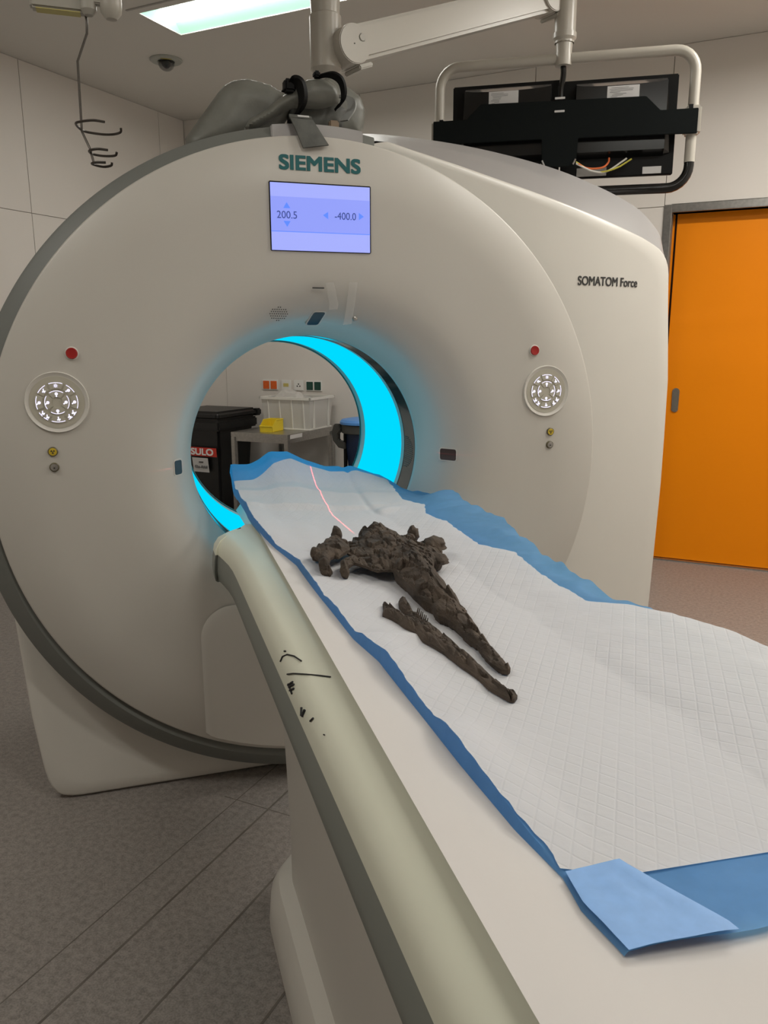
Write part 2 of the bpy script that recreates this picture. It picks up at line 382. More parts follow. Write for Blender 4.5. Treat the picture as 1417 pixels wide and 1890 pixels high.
# ------------------------------------------------------------------ CT gantry
G = thing('ct_gantry', 'large cream ring-shaped CT scanner gantry with lit turquoise bore', 'scanner', (0, 0, 0))
Z = ISO
cf = lambda r: -.008*max(0, min(1, (r-.5)/.45))
prof = [(.944, .03), (.953, .014), (.951, .004), (.946, 0), (.80, 0), (.62, 0), (.56, .003), (.52, .012), (.485, .032), (.46, .055), (.44, .082), (.424, .12), (.410, .16), (.399, .20), (.3925, .232), (.3905, .245)]
MB().lathe(prof, c=(0, 0, Z), seg=200, coff=cf).build('front_cover', CREAM, G, ang=50)
MB().lathe([(.93, .03), (.945, .018), (.958, .012), (.999, .034), (1.006, .042), (1.006, .10), (.93, .13)], c=(0, 0, Z-.03), seg=160, a0=R(80), a1=R(292)).build('trim_ring', RINGG, G, ang=40)
def ringpart(nm, y0, y1, ra, rb, mat, t=.012):
    return MB().lathe([(ra, y0), (rb, y1), (rb+t, y1), (ra+t, y0), (ra, y0)], c=(0, 0, Z), seg=128).build(nm, mat, G, ang=30)
ringpart('bore_lip', .245, .266, .3905, .3905, PALE); ringpart('bore_seam', .2655, .2685, .3902, .3902, SEAM, .005)
ringpart('scan_window', .268, .376, .390, .390, DARKW); ringpart('bore_seam', .376, .380, .3895, .3895, SEAM)
ringpart('bore_trim', .380, .413, .389, .389, PALE)
ringpart('bore_light', .413, .856, .388, .3765, CYAN, .01)
ringpart('rear_bore_rim', .856, .925, .3755, .3765, PALE)
MB().lathe([(.37, .92), (.378, .935), (.42, .955), (.60, .975), (.88, .975), (.93, .95)], c=(0, 0, Z), seg=96).build('rear_cover', CREAM, G, ang=50)
MB().lathe([(.93, .10), (.945, .14), (.945, .93), (.925, .955)], c=(0, 0, Z-.02), seg=96).build('rear_housing', SILV, G, ang=50)
# cream side shell: one broad wing on the far side, a short foot on the near side
def yS(x): return .115 + (.115*((x-.7)/.7)**2 if x > .7 else 0)
def lean(x, z): return .05*max(0, min(1, (z+1.066)/.75))*smooth(.2, -.3, x)
poly = [(-.80, -1.066), (-.845, -1.062), (-.875, -1.045), (-.893, -1.015), (-.905, -.96), (-.927, -.785), (-.957, -.36), (-.95, -.2), (-.925, 0)]
poly += [(.925*math.cos(a), .925*math.sin(a)) for a in np.linspace(math.pi*.98, math.pi*.52, 14)]
poly += [(.05, .93), (.15, .955), (.24, .975), (.49, .918), (.80, .842), (1.03, .785), (1.22, .735), (1.31, .705), (1.355, .675), (1.378, .63), (1.39, .5), (1.402, .40), (1.422, .22), (1.425, 0), (1.425, -.19), (1.415, -.43), (1.405, -.66), (1.375, -1.066)]
def rpoly(a, pl):
    c, s = math.cos(a), math.sin(a); best = 0
    for (x0, z0), (x1, z1) in zip(pl, pl[1:]+pl[:1]):
        dx, dz = x1-x0, z1-z0; den = c*dz-s*dx
        if abs(den) < 1e-12: continue
        t = (x0*dz-z0*dx)/den; q = (x0*s-z0*c)/den
        q = ((t*c-x0)*dx+(t*s-z0)*dz)/(dx*dx+dz*dz)
        if t > 0 and -1e-9 <= q <= 1+1e-9: best = max(best, t)
    return best
angs = list(np.linspace(0, 2*math.pi, 361)); rows = []
ro = [rpoly(a, poly) for a in angs]
for k in range(14):
    row = []
    for a, r in zip(angs, ro):
        if k <= 9:
            q = .885+(r-.885-.012)*(k/9); y = yS(q*math.cos(a))
            y += lean(q*math.cos(a), q*math.sin(a))
        elif k == 10: q = r-.003; y = yS(q*math.cos(a))+.006+lean(q*math.cos(a), q*math.sin(a))
        elif k == 11: q = r; y = yS(q*math.cos(a))+.02+lean(q*math.cos(a), q*math.sin(a))
        elif k == 12: q = r; y = yS(r*math.cos(a))+.10+lean(q*math.cos(a), q*math.sin(a))
        else: q = r-.03; y = .5
        row.append((q*math.cos(a), y, Z+q*math.sin(a)))
    rows.append(row)
MB().grid(rows).build('side_shell', CREAM2, G, ang=45)
# silver housing rising behind the wing
A = [(.13, .955), (.24, .972), (.49, .915), (.80, .839), (1.03, .782), (1.22, .732), (1.31, .702), (1.353, .672), (1.374, .63), (1.38, .45), (1.38, .2)]
B = [(.16, 1.035), (.27, 1.06), (.60, 1.047), (.93, 1.0), (1.16, .94), (1.33, .875), (1.42, .81), (1.46, .755), (1.475, .66), (1.46, .45), (1.45, .2)]
rows = [[(x, yS(x)+.015, Z+z) for x, z in A], [(x+(bx-x)*.5, yS(x)+.02+(.4-yS(x))*.45, Z+z+(bz-z)*.55) for (x, z), (bx, bz) in zip(A, B)], [(x, .40, Z+z) for x, z in B], [(x, .43, Z+z-.004) for x, z in B], [(x-.02, .92, Z+z-.05) for x, z in B], [(x*.5, .955, Z+z*.5) for x, z in B]]
rows = [[tuple(q) for q in bez(r, 5)] for r in rows]
MB().grid(rows).build('top_housing', SILV, G, ang=40)
tcv = MB()
arc = [(x, math.sqrt(.999**2-x*x)-.02) for x in np.linspace(-.135, .135, 12)]
tcv.prism([(x, Z+z) for x, z in arc]+[(.135, Z+.90), (-.135, Z+.90)], .02, .42)
tcv.build('top_cover', SILV, G, bevel=.003)
# arched service cover below the bore
ar = [(-.405, -.846), (-.405, -.53)]+[(-.405+.10*(1-math.cos(a)), -.53+.10*math.sin(a)) for a in np.linspace(0, math.pi/2, 8)][1:]
ar = ar+[(-x, z) for x, z in reversed(ar)]
ins = [(x*.962, z-.016 if z > -.8 else -.855) for x, z in ar]
bt = [(x, -math.sqrt(.936**2-x*x)-.006) for x in np.linspace(.37, -.37, 13)]; ar += bt; ins += bt
n_ = len(ar); sc = MB(); sc.add([(x, -.0005, Z+z) for x, z in ar]+[(x, -.012, Z+z) for x, z in ins], [(i, i+1, n_+i+1, n_+i) for i in range(n_-1)]+[tuple(range(n_, 2*n_))]+[(n_-1, 0, n_, 2*n_-1)])
sc.build('service_cover', CREAM, G, ang=60)
# display
xd, z0d, z1d = .147, Z+.629, Z+.812
bz_ = MB().box(-xd-.003, xd+.004, -.004, .004, z0d-.002, z1d+.004).build('display', BLACKG, G, bevel=.002)
MB().box(-xd, xd, -.0055, -.0035, z0d, z1d).build('screen', SCREEN, bz_, ang=0)
MB().box(-xd, xd, -.006, -.0054, Z+.680, Z+.775).build('screen_band', SCREEN2, bz_, ang=0)
MB().box(-xd, xd, -.0062, -.0058, Z+.6795, Z+.6815).build('screen_line', SCRARW, bz_, ang=0)
text('screen_digits', '200.5', -.130, -.072, Z+.716, Z+.736, SCRTXT, bz_, -.0068)
text('screen_digits', '-400.0', .040, .104, Z+.719, Z+.739, SCRTXT, bz_, -.0068)
def tri(pts): MB().prism(pts, -.007, -.006).build('screen_arrow', SCRARW, bz_, ang=0)
tri([(-.111, Z+.744), (-.091, Z+.744), (-.101, Z+.760)]); tri([(-.111, Z+.709), (-.091, Z+.709), (-.101, Z+.693)])
tri([(.020, Z+.739), (.020, Z+.719), (.005, Z+.729)]); tri([(.113, Z+.740), (.113, Z+.720), (.128, Z+.730)])
tag(text('brand_lettering', 'SIEMENS', -.117, .119, Z+.8495, Z+.887, TEAL, G, -.001, bold=.0020), 'teal SIEMENS lettering')
# model lettering on the wing
ml_ = tag(text('model_lettering', 'SOMATOM Force', .935, 1.205, Z+.560, Z+.590, DKTXT, G, 0, bold=.0006), 'dark SOMATOM Force lettering')
for v in ml_.data.vertices: v.co.y += yS(v.co.x)-.0012
# laser windows on the funnel wall
def window(nm, cx, cz, w_, h_, nx, nz, mat, skew=0.):
    """rounded window on the funnel at (cx, cz), tilted towards the axis"""
    r = math.hypot(cx, cz); y = float(np.interp(-r, [-q[0] for q in prof], [q[1] for q in prof]))
    rad = Vector((cx/r, 0, cz/r)); nrm = (Vector((0, -1, 0))*.6-rad*.8).normalized()
    tx = Vector((1, 0, 0)); tx = (tx-nrm*tx.dot(nrm)).normalized(); tz = nrm.cross(tx)
    if tz.z < 0: tz = -tz
    o_ = Vector((cx, y, Z+cz))
    def rr(w2, h2, c):
        out = []
        for sx, sz, a0 in ((1, 1, 0), (-1, 1, 90), (-1, -1, 180), (1, -1, 270)):
            for k in range(5):
                a = R(a0+22.5*k); out.append((sx*(w2-c)+c*math.cos(a), sz*(h2-c)+c*math.sin(a)))
        return [(x+skew*z, z) for x, z in out]
    def plate(name, w2, h2, c, l0, l1, m, par):
        P = rr(w2, h2, c); k = len(P); b = MB()
        b.add([o_+tx*x+tz*z+nrm*l0 for x, z in P]+[o_+tx*x+tz*z+nrm*l1 for x, z in P], [tuple(range(k)), tuple(range(k, 2*k))]+[(i, (i+1) % k, k+(i+1) % k, k+i) for i in range(k)])
        return b.build(name, m, par)
    fp = plate(nm, w_/2+.004, h_/2+.004, .009, -.012, .0015, CREAM2, G)
    plate('window_glass', w_/2, h_/2, .007, .0005, .0025, mat, fp)
    return o_, nrm
window('laser_window', -.4405, -.002, .036, .043, 0, 0, LASERW)
window('laser_window', .4425, -.002, .062, .038, 0, 0, LASERR)
window('laser_window', -.003, .441, .036, .060, 0, 0, LASERW, skew=.25)
# speaker holes, slot, camera eye
gr = MB()
for i in range(-4, 5):
    for j in range(-3, 4):
        x, z = i*.0068+(j % 2)*.0034, j*.0062
        if x*x/.0009+z*z/.00036 > 1: continue
        cx, cz = -.124+x, .452+z; y = float(np.interp(-math.hypot(cx, cz), [-q[0] for q in prof], [q[1] for q in prof]))-.0015
        gr.lathe([(0, 0), (.0016, 0), (.0016, .003)], c=(cx, y, Z+cz), seg=8)
gr.build('speaker_grille', SEAM, G, ang=0)
MB().box(-.029, .006, -.0015, .003, Z+.524, Z+.5275).build('latch_slot', SEAM, G, ang=0)
yq = float(np.interp(-.455, [-q[0] for q in prof], [q[1] for q in prof]))
MB().lathe([(0, -.004), (.004, -.004), (.0075, -.002), (.0085, .004)], c=(.116, yq-.004, Z+.44), seg=20).build('status_eye', STEEL, G)
# vent grille inside the scan window ring
vg = MB()
for k in range(16):
    a = R(4-1.05*k); wl_ = .045*math.sqrt(max(0.05, 1-((k-7.5)/8.6)**2))
    c_, s_ = math.cos(a), math.sin(a); q = .3885
    vg.add([(q*c_-.0*s_, .372-wl_*1.9, Z+q*s_), (q*c_, .372, Z+q*s_), (q*math.cos(a+.007), .372, Z+q*math.sin(a+.007)), (q*math.cos(a+.007), .372-wl_*1.9, Z+q*math.sin(a+.007)),
            ((q+.004)*c_, .372-wl_*1.9, Z+(q+.004)*s_), ((q+.004)*c_, .372, Z+(q+.004)*s_)], [(0, 1, 2, 3), (0, 1, 5, 4)])
vg.build('vent_grille', M('vent_slats', (.10, .10, .09), .4), G, ang=0)

# control panels and buttons
def sector(b, cx, cz, r1, r2, a0, a1, y0, y1, mi, n=6):
    P = [(r1, a0+(a1-a0)*i/n) for i in range(n+1)]+[(r2, a1-(a1-a0)*i/n) for i in range(n+1)]
    b.prism([(cx+r*math.cos(a), cz+r*math.sin(a)) for r, a in P], y0, y1, 'y', mi)
def glyph(b, cx, cz, y, kind, ang):
    if kind == 'ring':
        b.lathe([(.0020, y), (.0040, y), (.0040, y-.0004), (.0020, y-.0004), (.0020, y)], c=(cx, 0, cz), seg=14, mi=1)
        b.lathe([(0, y), (.0012, y)], c=(cx, 0, cz), seg=8, mi=1)
        dx, dz = math.cos(ang), math.sin(ang); p = [(.004, -.0012), (.0085, -.0017), (.0085, .0017), (.004, .0012)]
        b.prism([(cx+a*dx-q*dz, cz+a*dz+q*dx) for a, q in p], y-.0004, y, 'y', 1)
    elif kind == 'sun':
        b.lathe([(.0016, y), (.0032, y), (.0032, y-.0004), (.0016, y-.0004), (.0016, y)], c=(cx, 0, cz), seg=14, mi=1)
        for k in range(8):
            a = k*math.pi/4; dx, dz = math.cos(a), math.sin(a)
            b.prism([(cx+r*dx-q*dz, cz+r*dz+q*dx) for r, q in ((.0037, -.0005), (.0057, -.0005), (.0057, .0005), (.0037, .0005))], y-.0004, y, 'y', 1)
    else:
        for ox, oz, w2, h2 in ((0, .002, .0012, .004), (.002, -.001, .0035, .0012), (-.001, -.003, .0025, .0012), (.003, -.003, .001, .0022)):
            b.box(cx+ox-w2, cx+ox+w2, y-.0004, y, cz+oz-h2, cz+oz+h2, 1)
def control_panel(cx, cz, mir):
    p = MB().lathe([(.0840, .002), (.0836, -.004), (.0820, -.0062), (.0728, -.0014), (.0720, -.0014), (.0, -.0014)], c=(cx, 0, cz), seg=64).build('control_panel', CREAM2, G, ang=50)
    MB().lathe([(.0715, -.0012), (.0715, -.0022), (0, -.0022)], c=(cx, 0, cz), seg=48).build('panel_face', GREYK, p)
    inner = [(90, 'ring', -90), (180, 'ring', -145), (0, 'ring', -145), (-90, 'ring', -90)]
    outer = [(90, 'sun', 0), (45, 'ring', 200), (135, 'fig', 0), (0, 'ring', -145), (180, 'ring', -145), (-90, 'fig', 0)]
    for a, kd, ga in inner:
        b = MB(); t = R(a)
        sector(b, cx, cz, .0145, .0335, t-R(40), t+R(40), -.0046, -.0022, 0); sector(b, cx, cz, .0308, .0322, t-R(34), t+R(34), -.0050, -.0046, 1)
        glyph(b, cx+.0235*math.cos(t), cz+.0235*math.sin(t), -.0048, kd, R(ga)); b.build('panel_key', [GREYK, LED], p, ang=30)
    for a, kd, ga in outer:
        b = MB(); t = R(a); h = 19 if a in (90, 0, 180, -90) else 15
        sector(b, cx, cz, .0375, .0565, t-R(h+2), t+R(h+2), -.0046, -.0022, 0); sector(b, cx, cz, .0532, .0547, t-R(h), t+R(h), -.0050, -.0046, 1)
        if mir: kd = {'fig': 'ring', 'ring': 'fig'}.get(kd, kd) if a in (45, 135) else kd
        glyph(b, cx+.0455*math.cos(t), cz+.0455*math.sin(t), -.0048, kd, R(ga)); b.build('panel_key', [GREYK, LED], p, ang=30)
    for a in (-36, -54, -126, -144):
        b = MB(); t = R(a)
        sector(b, cx, cz, .0415, .0565, t-R(8), t+R(8), -.0044, -.0022, 0); sector(b, cx, cz, .0540, .0556, t-R(6.5), t+R(6.5), -.0048, -.0044, 1)
        glyph(b, cx+.0482*math.cos(t), cz+.0482*math.sin(t), -.0046, 'fig', 0); b.build('panel_key', [GREYK, LED], p, ang=30)
for s in (-1, 1):
    control_panel(s*.757, Z+.208, s > 0)
    cx, cz = s*.7085, Z+.3405
    q = MB().lathe([(.0185, .001), (.018, -.003), (.0155, -.004)], c=(cx, 0, cz), seg=32).build('emergency_button', CREAM2, G)
    MB().lathe([(.0155, -.002), (.0150, -.0065), (.0138, -.008), (.0125, -.0075), (0, -.0085)], c=(cx, 0, cz), seg=32).build('button_cap', RED, q)
    cx, cz = s*.7795, Z+.0717
    q = MB().lathe([(.0135, .001), (.0132, -.004), (.0112, -.006), (.0104, -.005)], c=(cx, 0, cz), seg=28).build('radiation_lamp', M('lamp_bezel', (.12, .10, .05), .4) if s < 0 else bpy.data.materials['lamp_bezel'], G)
    MB().lathe([(.0108, -.003), (.0106, -.0055), (.0, -.0062)], c=(cx, 0, cz), seg=28).build('lamp_cap', YEL, q)
    tf = MB()
    for k in range(3): sector(tf, cx, cz+.0003, .0016, .0058, R(90+120*k+90-26-30), R(90+120*k+90+26-30), -.0070, -.0058, 0)
    tf.lathe([(0, -.0068), (.0009, -.0068)], c=(cx, 0, cz), seg=8); tf.build('radiation_symbol', DKTXT, q, ang=0)
    cx, cz = s*.7792, Z+.0276
    q = MB().lathe([(.0130, .001), (.0128, -.004), (.0108, -.006), (.0100, -.005)], c=(cx, 0, cz), seg=28).build('intercom_button', bpy.data.materials['lamp_bezel'], G)
    MB().lathe([(.0102, -.004), (.0100, -.0065), (.0075, -.0068), (.0072, -.006), (0, -.0066)], c=(cx, 0, cz), seg=28).build('button_cap', STEEL, q)
    b = MB(); b.box(cx-.0022, cx+.0022, -.0072, -.0064, cz-.0036, cz+.0001)
    for k in range(3): b.box(cx-.0026+.002*k, cx-.0016+.002*k, -.0072, -.0064, cz+.0012+(.0008 if k == 1 else 0), cz+.0026)
    b.build('button_symbol', DKTXT, q, ang=0)

# ------------------------------------------------------------------ laser lines (real projected light from the windows)
def laser(name, loc, aim, normal, energy, ang, eps):
    ld = bpy.data.lights.new(name, 'SPOT'); ld.energy = energy; ld.color = (1, .10, .12); ld.shadow_soft_size = 0; ld.spot_size = R(ang); ld.spot_blend = .35
    ld.use_nodes = True; nt = ld.node_tree; em = nt.nodes['Emission']
    ge = nt.nodes.new('ShaderNodeNewGeometry'); dp = nt.nodes.new('ShaderNodeVectorMath'); dp.operation = 'DOT_PRODUCT'; dp.inputs[1].default_value = normal
    nt.links.new(ge.outputs['Incoming'], dp.inputs[0])
    ab = nt.nodes.new('ShaderNodeMath'); ab.operation = 'ABSOLUTE'; nt.links.new(dp.outputs['Value'], ab.inputs[0])
    lt = nt.nodes.new('ShaderNodeMath'); lt.operation = 'LESS_THAN'; lt.inputs[1].default_value = eps; nt.links.new(ab.outputs[0], lt.inputs[0])
    nt.links.new(lt.outputs[0], em.inputs['Strength'])
    o = bpy.data.objects.new(name, ld); COL.objects.link(o); o.location = loc; o.rotation_euler = (Vector(aim)-Vector(loc)).to_track_quat('-Z', 'Y').to_euler(); o.parent = G
    return o
laser('sagittal_laser', (0, .055, Z+.41), (0, .0, Z-.12), (1, 0, 0), 30, 62, .0034)
laser('lateral_laser', (-.40, .06, Z), (.55, .02, Z), (0, 0, 1), 9, 16, .0018)
laser('lateral_laser', (.40, .06, Z), (-.52, .03, Z), (0, 0, 1), 9, 16, .0018)

# ------------------------------------------------------------------ patient table
T = thing('patient_table', 'long pale patient table with rounded edge running out of the bore', 'scanner table', (0, 0, 0))
TZ = Z-.158
sec = [(-.215, TZ-.006), (-.262, TZ-.003), (-.275, TZ-.010), (-.300, TZ-.017), (-.320, TZ-.031), (-.329, TZ-.050), (-.332, TZ-.068)]
sid = [(-.331, TZ-.068), (-.335, TZ-.085), (-.337, TZ-.115), (-.335, TZ-.142), (-.328, TZ-.150), (-.29, TZ-.155)]
Y0, Y1 = -2.75, -.06
def flare(y): return .030*smooth(-.42, Y1, y)**2
ys_ = [Y0, -2.2, -1.7, -1.2, -.8, -.5, -.4, -.32, -.26, -.2, -.15, -.11, -.08, Y1]
for s in (-1, 1):
    def row(S_, y, k): return [(s*(-x+ (-0.0) )*-1*-1 if False else s*abs(x)+s*flare(y)*k*min(1, max(0, (abs(x)-.27)/.06)), y + (.0 if abs(x) < .27 else -.10*(y == Y1)*min(1, (abs(x)-.27)/.07)), z) for x, z in S_]
    rw = [row(sec, y, 1) for y in ys_]; c_ = MB().grid(rw)
    c_.add([(s*.215, Y1, TZ-.006)]+rw[-1][1:]+[(s*.215, Y1, TZ-.07)], [tuple(range(len(sec)+1))])
    cov = c_.build('rail_cover', TBLF, T, ang=50)
    rw = [row(sid, y, 1) for y in ys_]; c_ = MB().grid(rw); c_.add([(s*.25, Y1, TZ-.06)]+rw[-1], [tuple(range(len(sid)+1))])
    c_.build('rail_side', TBLS, T, ang=50)
    if s < 0: COVL = cov
def cz_(x): return .010*smooth(.12, .26, abs(x))                           # shallow hollow of the tabletop
rw = [[(x, y, TZ+cz_(x)-.004 - (.035 if k in (0, 20) else 0)) for k, x in enumerate(np.linspace(-.25, .25, 21))] for y in (Y0, -1.5, -.5, .0, .12, .27)]
MB().grid(rw).build('tabletop', TBLF, T, ang=40)
def rbox(hw, y0, y1, r, n=8):
    out = []
    for cx, cy, a0 in ((hw-r, y1-r, 0), (-hw+r, y1-r, 90), (-hw+r, y0+r, 180), (hw-r, y0+r, 270)):
        out += [(cx+r*math.cos(R(a0+90*k/n)), cy+r*math.sin(R(a0+90*k/n))) for k in range(n+1)]
    return out
def loft(name, secs, mat, par):
    b = MB(); rows = [[(x, y, z) for x, y in s_]+[(s_[0][0], s_[0][1], z)] for s_, z in secs]; b.grid(rows)
    k = len(secs[0][0]); b.add([(x, y, secs[0][1]) for x, y in secs[0][0]], [tuple(range(k))]); b.add([(x, y, secs[-1][1]) for x, y in secs[-1][0]], [tuple(range(k))])
    return b.build(name, mat, par, ang=40)
loft('pedestal', [(rbox(.262, -2.5, -.60, .09), .03), (rbox(.262, -2.5, -.60, .09), .30), (rbox(.268, -2.52, -.585, .09), .55), (rbox(.285, -2.56, -.57, .08), TZ-.14)], CREAM, T)
loft('floor_base', [(rbox(.315, -2.7, -.46, .22), .004), (rbox(.318, -2.7, -.457, .22), .02), (rbox(.312, -2.7, -.47, .21), .10), (rbox(.295, -2.68, -.50, .20), .14), (rbox(.26, -2.6, -.56, .16), .155)], CREAM2, T)
MB().box(-.14, .14, -.585, -.30, TZ-.15, TZ-.02).build('carriage', CREAM, T, bevel=.01)
# ink scribbles on the rail cover
def onrail(y, t):
    """point on the near rail cover: t runs down the section"""
    i = min(len(sec)-2, int(t)); f = t-i; x = sec[i][0]+(sec[i+1][0]-sec[i][0])*f; z = sec[i][1]+(sec[i+1][1]-sec[i][1])*f
    return Vector((x-.0012-flare(y), y, z+.0012))
for st_, w_ in (([(-1.012, 4.8), (-1.012, 4.3), (-1.025, 3.8), (-1.05, 3.4), (-1.085, 3.1)], .0014), ([(-1.075, 4.7), (-1.105, 4.0), (-1.14, 3.2), (-1.165, 2.5), (-1.185, 1.9)], .0013),
              ([(-1.005, 3.9), (-1.009, 3.8)], .0016), ([(-1.100, 5.2), (-1.118, 4.5)], .002), ([(-1.108, 5.2), (-1.128, 4.5)], .002), ([(-1.118, 5.3), (-1.136, 4.7)], .002), ([(-1.10, 5.1), (-1.135, 5.2)], .0018),
              ([(-1.215, 5.3), (-1.205, 4.8)], .002), ([(-1.222, 5.2), (-1.222, 4.6)], .0025), ([(-1.262, 4.6), (-1.268, 4.2)], .0016), ([(-1.33, 4.0), (-1.333, 3.95)], .001)):
    MB().tube([onrail(y, t) for y, t in st_], w_, 6).build('ink_mark', INK, T)

# ------------------------------------------------------------------ paper on the table
rw = []
for y in np.linspace(-2.75, -.03, 90):
    xl = float(np.interp(y, [-1.9, -.24], [-.283, -.246])); row = []
    for k in range(25):
        x = xl+(.265-xl)*k/24
        row.append((x, y, TZ+.001+cz_(x)+.0016*noise.noise(Vector((x*6, y*5, 3)))*(0 if k in (0, 24) else 1)+.0012))
    rw.append(row)
tag(MB().grid(rw).build('paper_sheet', PAPER, ang=60), 'white paper sheet rolled out along the patient table', 'paper sheet')

# ------------------------------------------------------------------ absorbent pad
BL = [(-1.87, -.176), (-1.80, -.182), (-1.755, -.175), (-1.668, -.185), (-1.526, -.189), (-1.369, -.190), (-1.183, -.191), (-1.076, -.206), (-.855, -.211), (-.585, -.211), (-.422, -.234), (-.30, -.243), (-.018, -.252), (.156, -.268), (.30, -.262)]
LIFT = [(-1.80, .0), (-1.74, .003), (-1.65, .014), (-1.55, .020), (-1.47, .024), (-1.42, .008), (-1.33, .014), (-1.22, .026), (-1.13, .012), (-1.07, .002), (-.95, .012), (-.87, .004), (-.75, .010), (-.60, .012), (-.43, .003), (-.36, .012), (-.20, .018), (-.05, .024), (.05, .010), (.15, .012), (.3, .02)]
WR = [(-1.78, .40), (-1.41, .40), (-1.32, .397), (-1.216, .362), (-1.143, .320), (-1.078, .268), (-.895, .270), (-.72, .290), (-.60, .250), (-.37, .266), (-.22, .252), (-.10, .292), (0, .252), (.165, .275), (.25, .27)]
BR = [(-1.87, .42), (-1.40, .42), (-1.32, .405), (-1.226, .392), (-1.143, .368), (-1.05, .345), (-.917, .340), (-.74, .353), (-.416, .412), (-.15, .405), (.09, .42), (.25, .36), (.3, .33)]
FAR = [(-.262, .095), (-.20, .108), (-.164, .125), (-.128, .152), (-.067, .154), (-.011, .128), (.065, .100), (.162, .093), (.262, .046), (.36, -.02)]
RISE = [(-.12, 0), (-.05, .05), (.01, .19), (.14, .45), (.19, .66), (.226, .90), (.28, 1.)]
PZ = Z-.150
def nz(x, y, z=0.): return noise.noise(Vector((x, y, z)))
def padz(x, y):
    wl_ = lerp1(BL, y)+.006
    h = .75*lerp1(LIFT, y)*smooth(wl_+.075, wl_, x)
    h += .16*max(0, min(x, .34)-.13)*(1-.5*smooth(-.2, .1, y)) - .006*math.exp(-((x-.13)/.009)**2)
    h += .010*smooth(.02, -.20, x)*smooth(-1.8, -1.5, y)
    h += lerp1(FAR, x)*lerp1(RISE, y)
    h += .0035*nz(x*7, y*5, 1)+.0018*nz(x*19, y*13, 4)+.0016*nz(x*9+y*9, y*24, 6)
    for yc, am in ((-.02, .006), (.085, .007), (-.62, .003), (-1.12, .004)):          # fold creases across
        h += am*math.exp(-(abs(y+.06*x-yc)/.018)**1.5)*(.4+.6*smooth(.3, -.1, x))
    h += .012*math.exp(-((x-.16)/.05)**2-((y+.10-.3*(x-.16))/.03)**2)                 # puckered fold near the bore
    h = max(h, .0028)
    return PZ+h
YN = [(-.18, -1.745), (-.11, -1.775), (.06, -1.79), (.2, -1.80), (.4, -1.80)]
AP = thing('absorbent_pad', 'white quilted absorbent pad with blue backing spread on the table paper', 'pad', (0, 0, 0))
rw = []
for y in np.linspace(-1.775, .222, 300):
    xl = lerp1(BL, y)+.003+.0025*nz(y*40, 2); xr = lerp1(WR, y)+.004*nz(y*50, 7); yy0 = y
    row = []
    for k in range(91):
        x = xl+(xr-xl)*k/90
        yy = yy0+((lerp1(YN, x)+1.775)*smooth(-1.5, -1.775, yy0) if yy0 < -1.5 else 0)+(-.045*smooth(-.05, -.25, x)*smooth(.1, .222, yy0) if yy0 > .1 else 0)
        row.append((x, yy, padz(x, yy)+.0012))
    rw.append(row)
MB().grid(rw).build('absorbent_layer', QUILT, AP, ang=0 or 60)
rw = []
for y in np.linspace(-1.872, .285, 240):
    xl = lerp1(BL, y); xr = lerp1(BR, y); row = []
    t0 = smooth(-1.86, -1.872, y)
    ysh = y+.012*smooth(-1.80, -1.872, y)
    row.append((xl-.001, ysh, PZ-.001+max(0, lerp1(FAR, xl)*lerp1(RISE, y)) - .004*(y > .1)))
    row.append((xl+.0005, ysh, PZ+.3*(padz(xl, y)-PZ)+.7*max(0, lerp1(FAR, xl)*lerp1(RISE, y))))
    for k in range(57):
        x = xl+.003+(xr-xl-.003)*k/56
        h = padz(x, y)-.0012-.003*smooth(xl+.008, xl+.03, x)*smooth(lerp1(WR, y)-.005, lerp1(WR, y)-.03, x)
        over = smooth(lerp1(WR, y)-.01, xr, x)
        h += over*(.012*nz(x*14, y*10, 9)+.010*nz(x*8+y*4, y*22, 5)) + .030*over*math.exp(-((y+.05)/.10)**2)*smooth(.28, .36, x) - .012*over*smooth(-.35, -1.3, y)
        t_ = smooth(-1.755, -1.80, y); h = h*(1-t_)+t_*(PZ+.0035+.16*max(0, min(x, .34)-.13)+.003*nz(x*9, y*8))
        row.append((x, y + (.012*smooth(-.03, -.16, x)*smooth(-1.80, -1.872, y)), h))
    rw.append(row)
MB().grid(rw).build('blue_backing', BLUE, AP, ang=60)
# folded corner hem at the foot end
hm = []
for y in np.linspace(-1.873, -1.755, 12):
    a = lerp1(BL, y)+.001; b_ = -.098+(.035*(-1.758-y)/.108)*1.0; b_ = float(np.interp(y, [-1.866, -1.758], [-.066, -.112]))
    hm.append([(a+(b_-a)*k/10, y+.010*smooth(-.03, -.16, a+(b_-a)*k/10)*smooth(-1.80, -1.872, y), PZ+.0075+.002*nz(k*.5, y*20)) for k in range(11)])
MB().grid(hm).build('corner_hem', M('light_blue_hem', (.25, .46, .84), .55, var=.08, vscale=60), AP, ang=60)

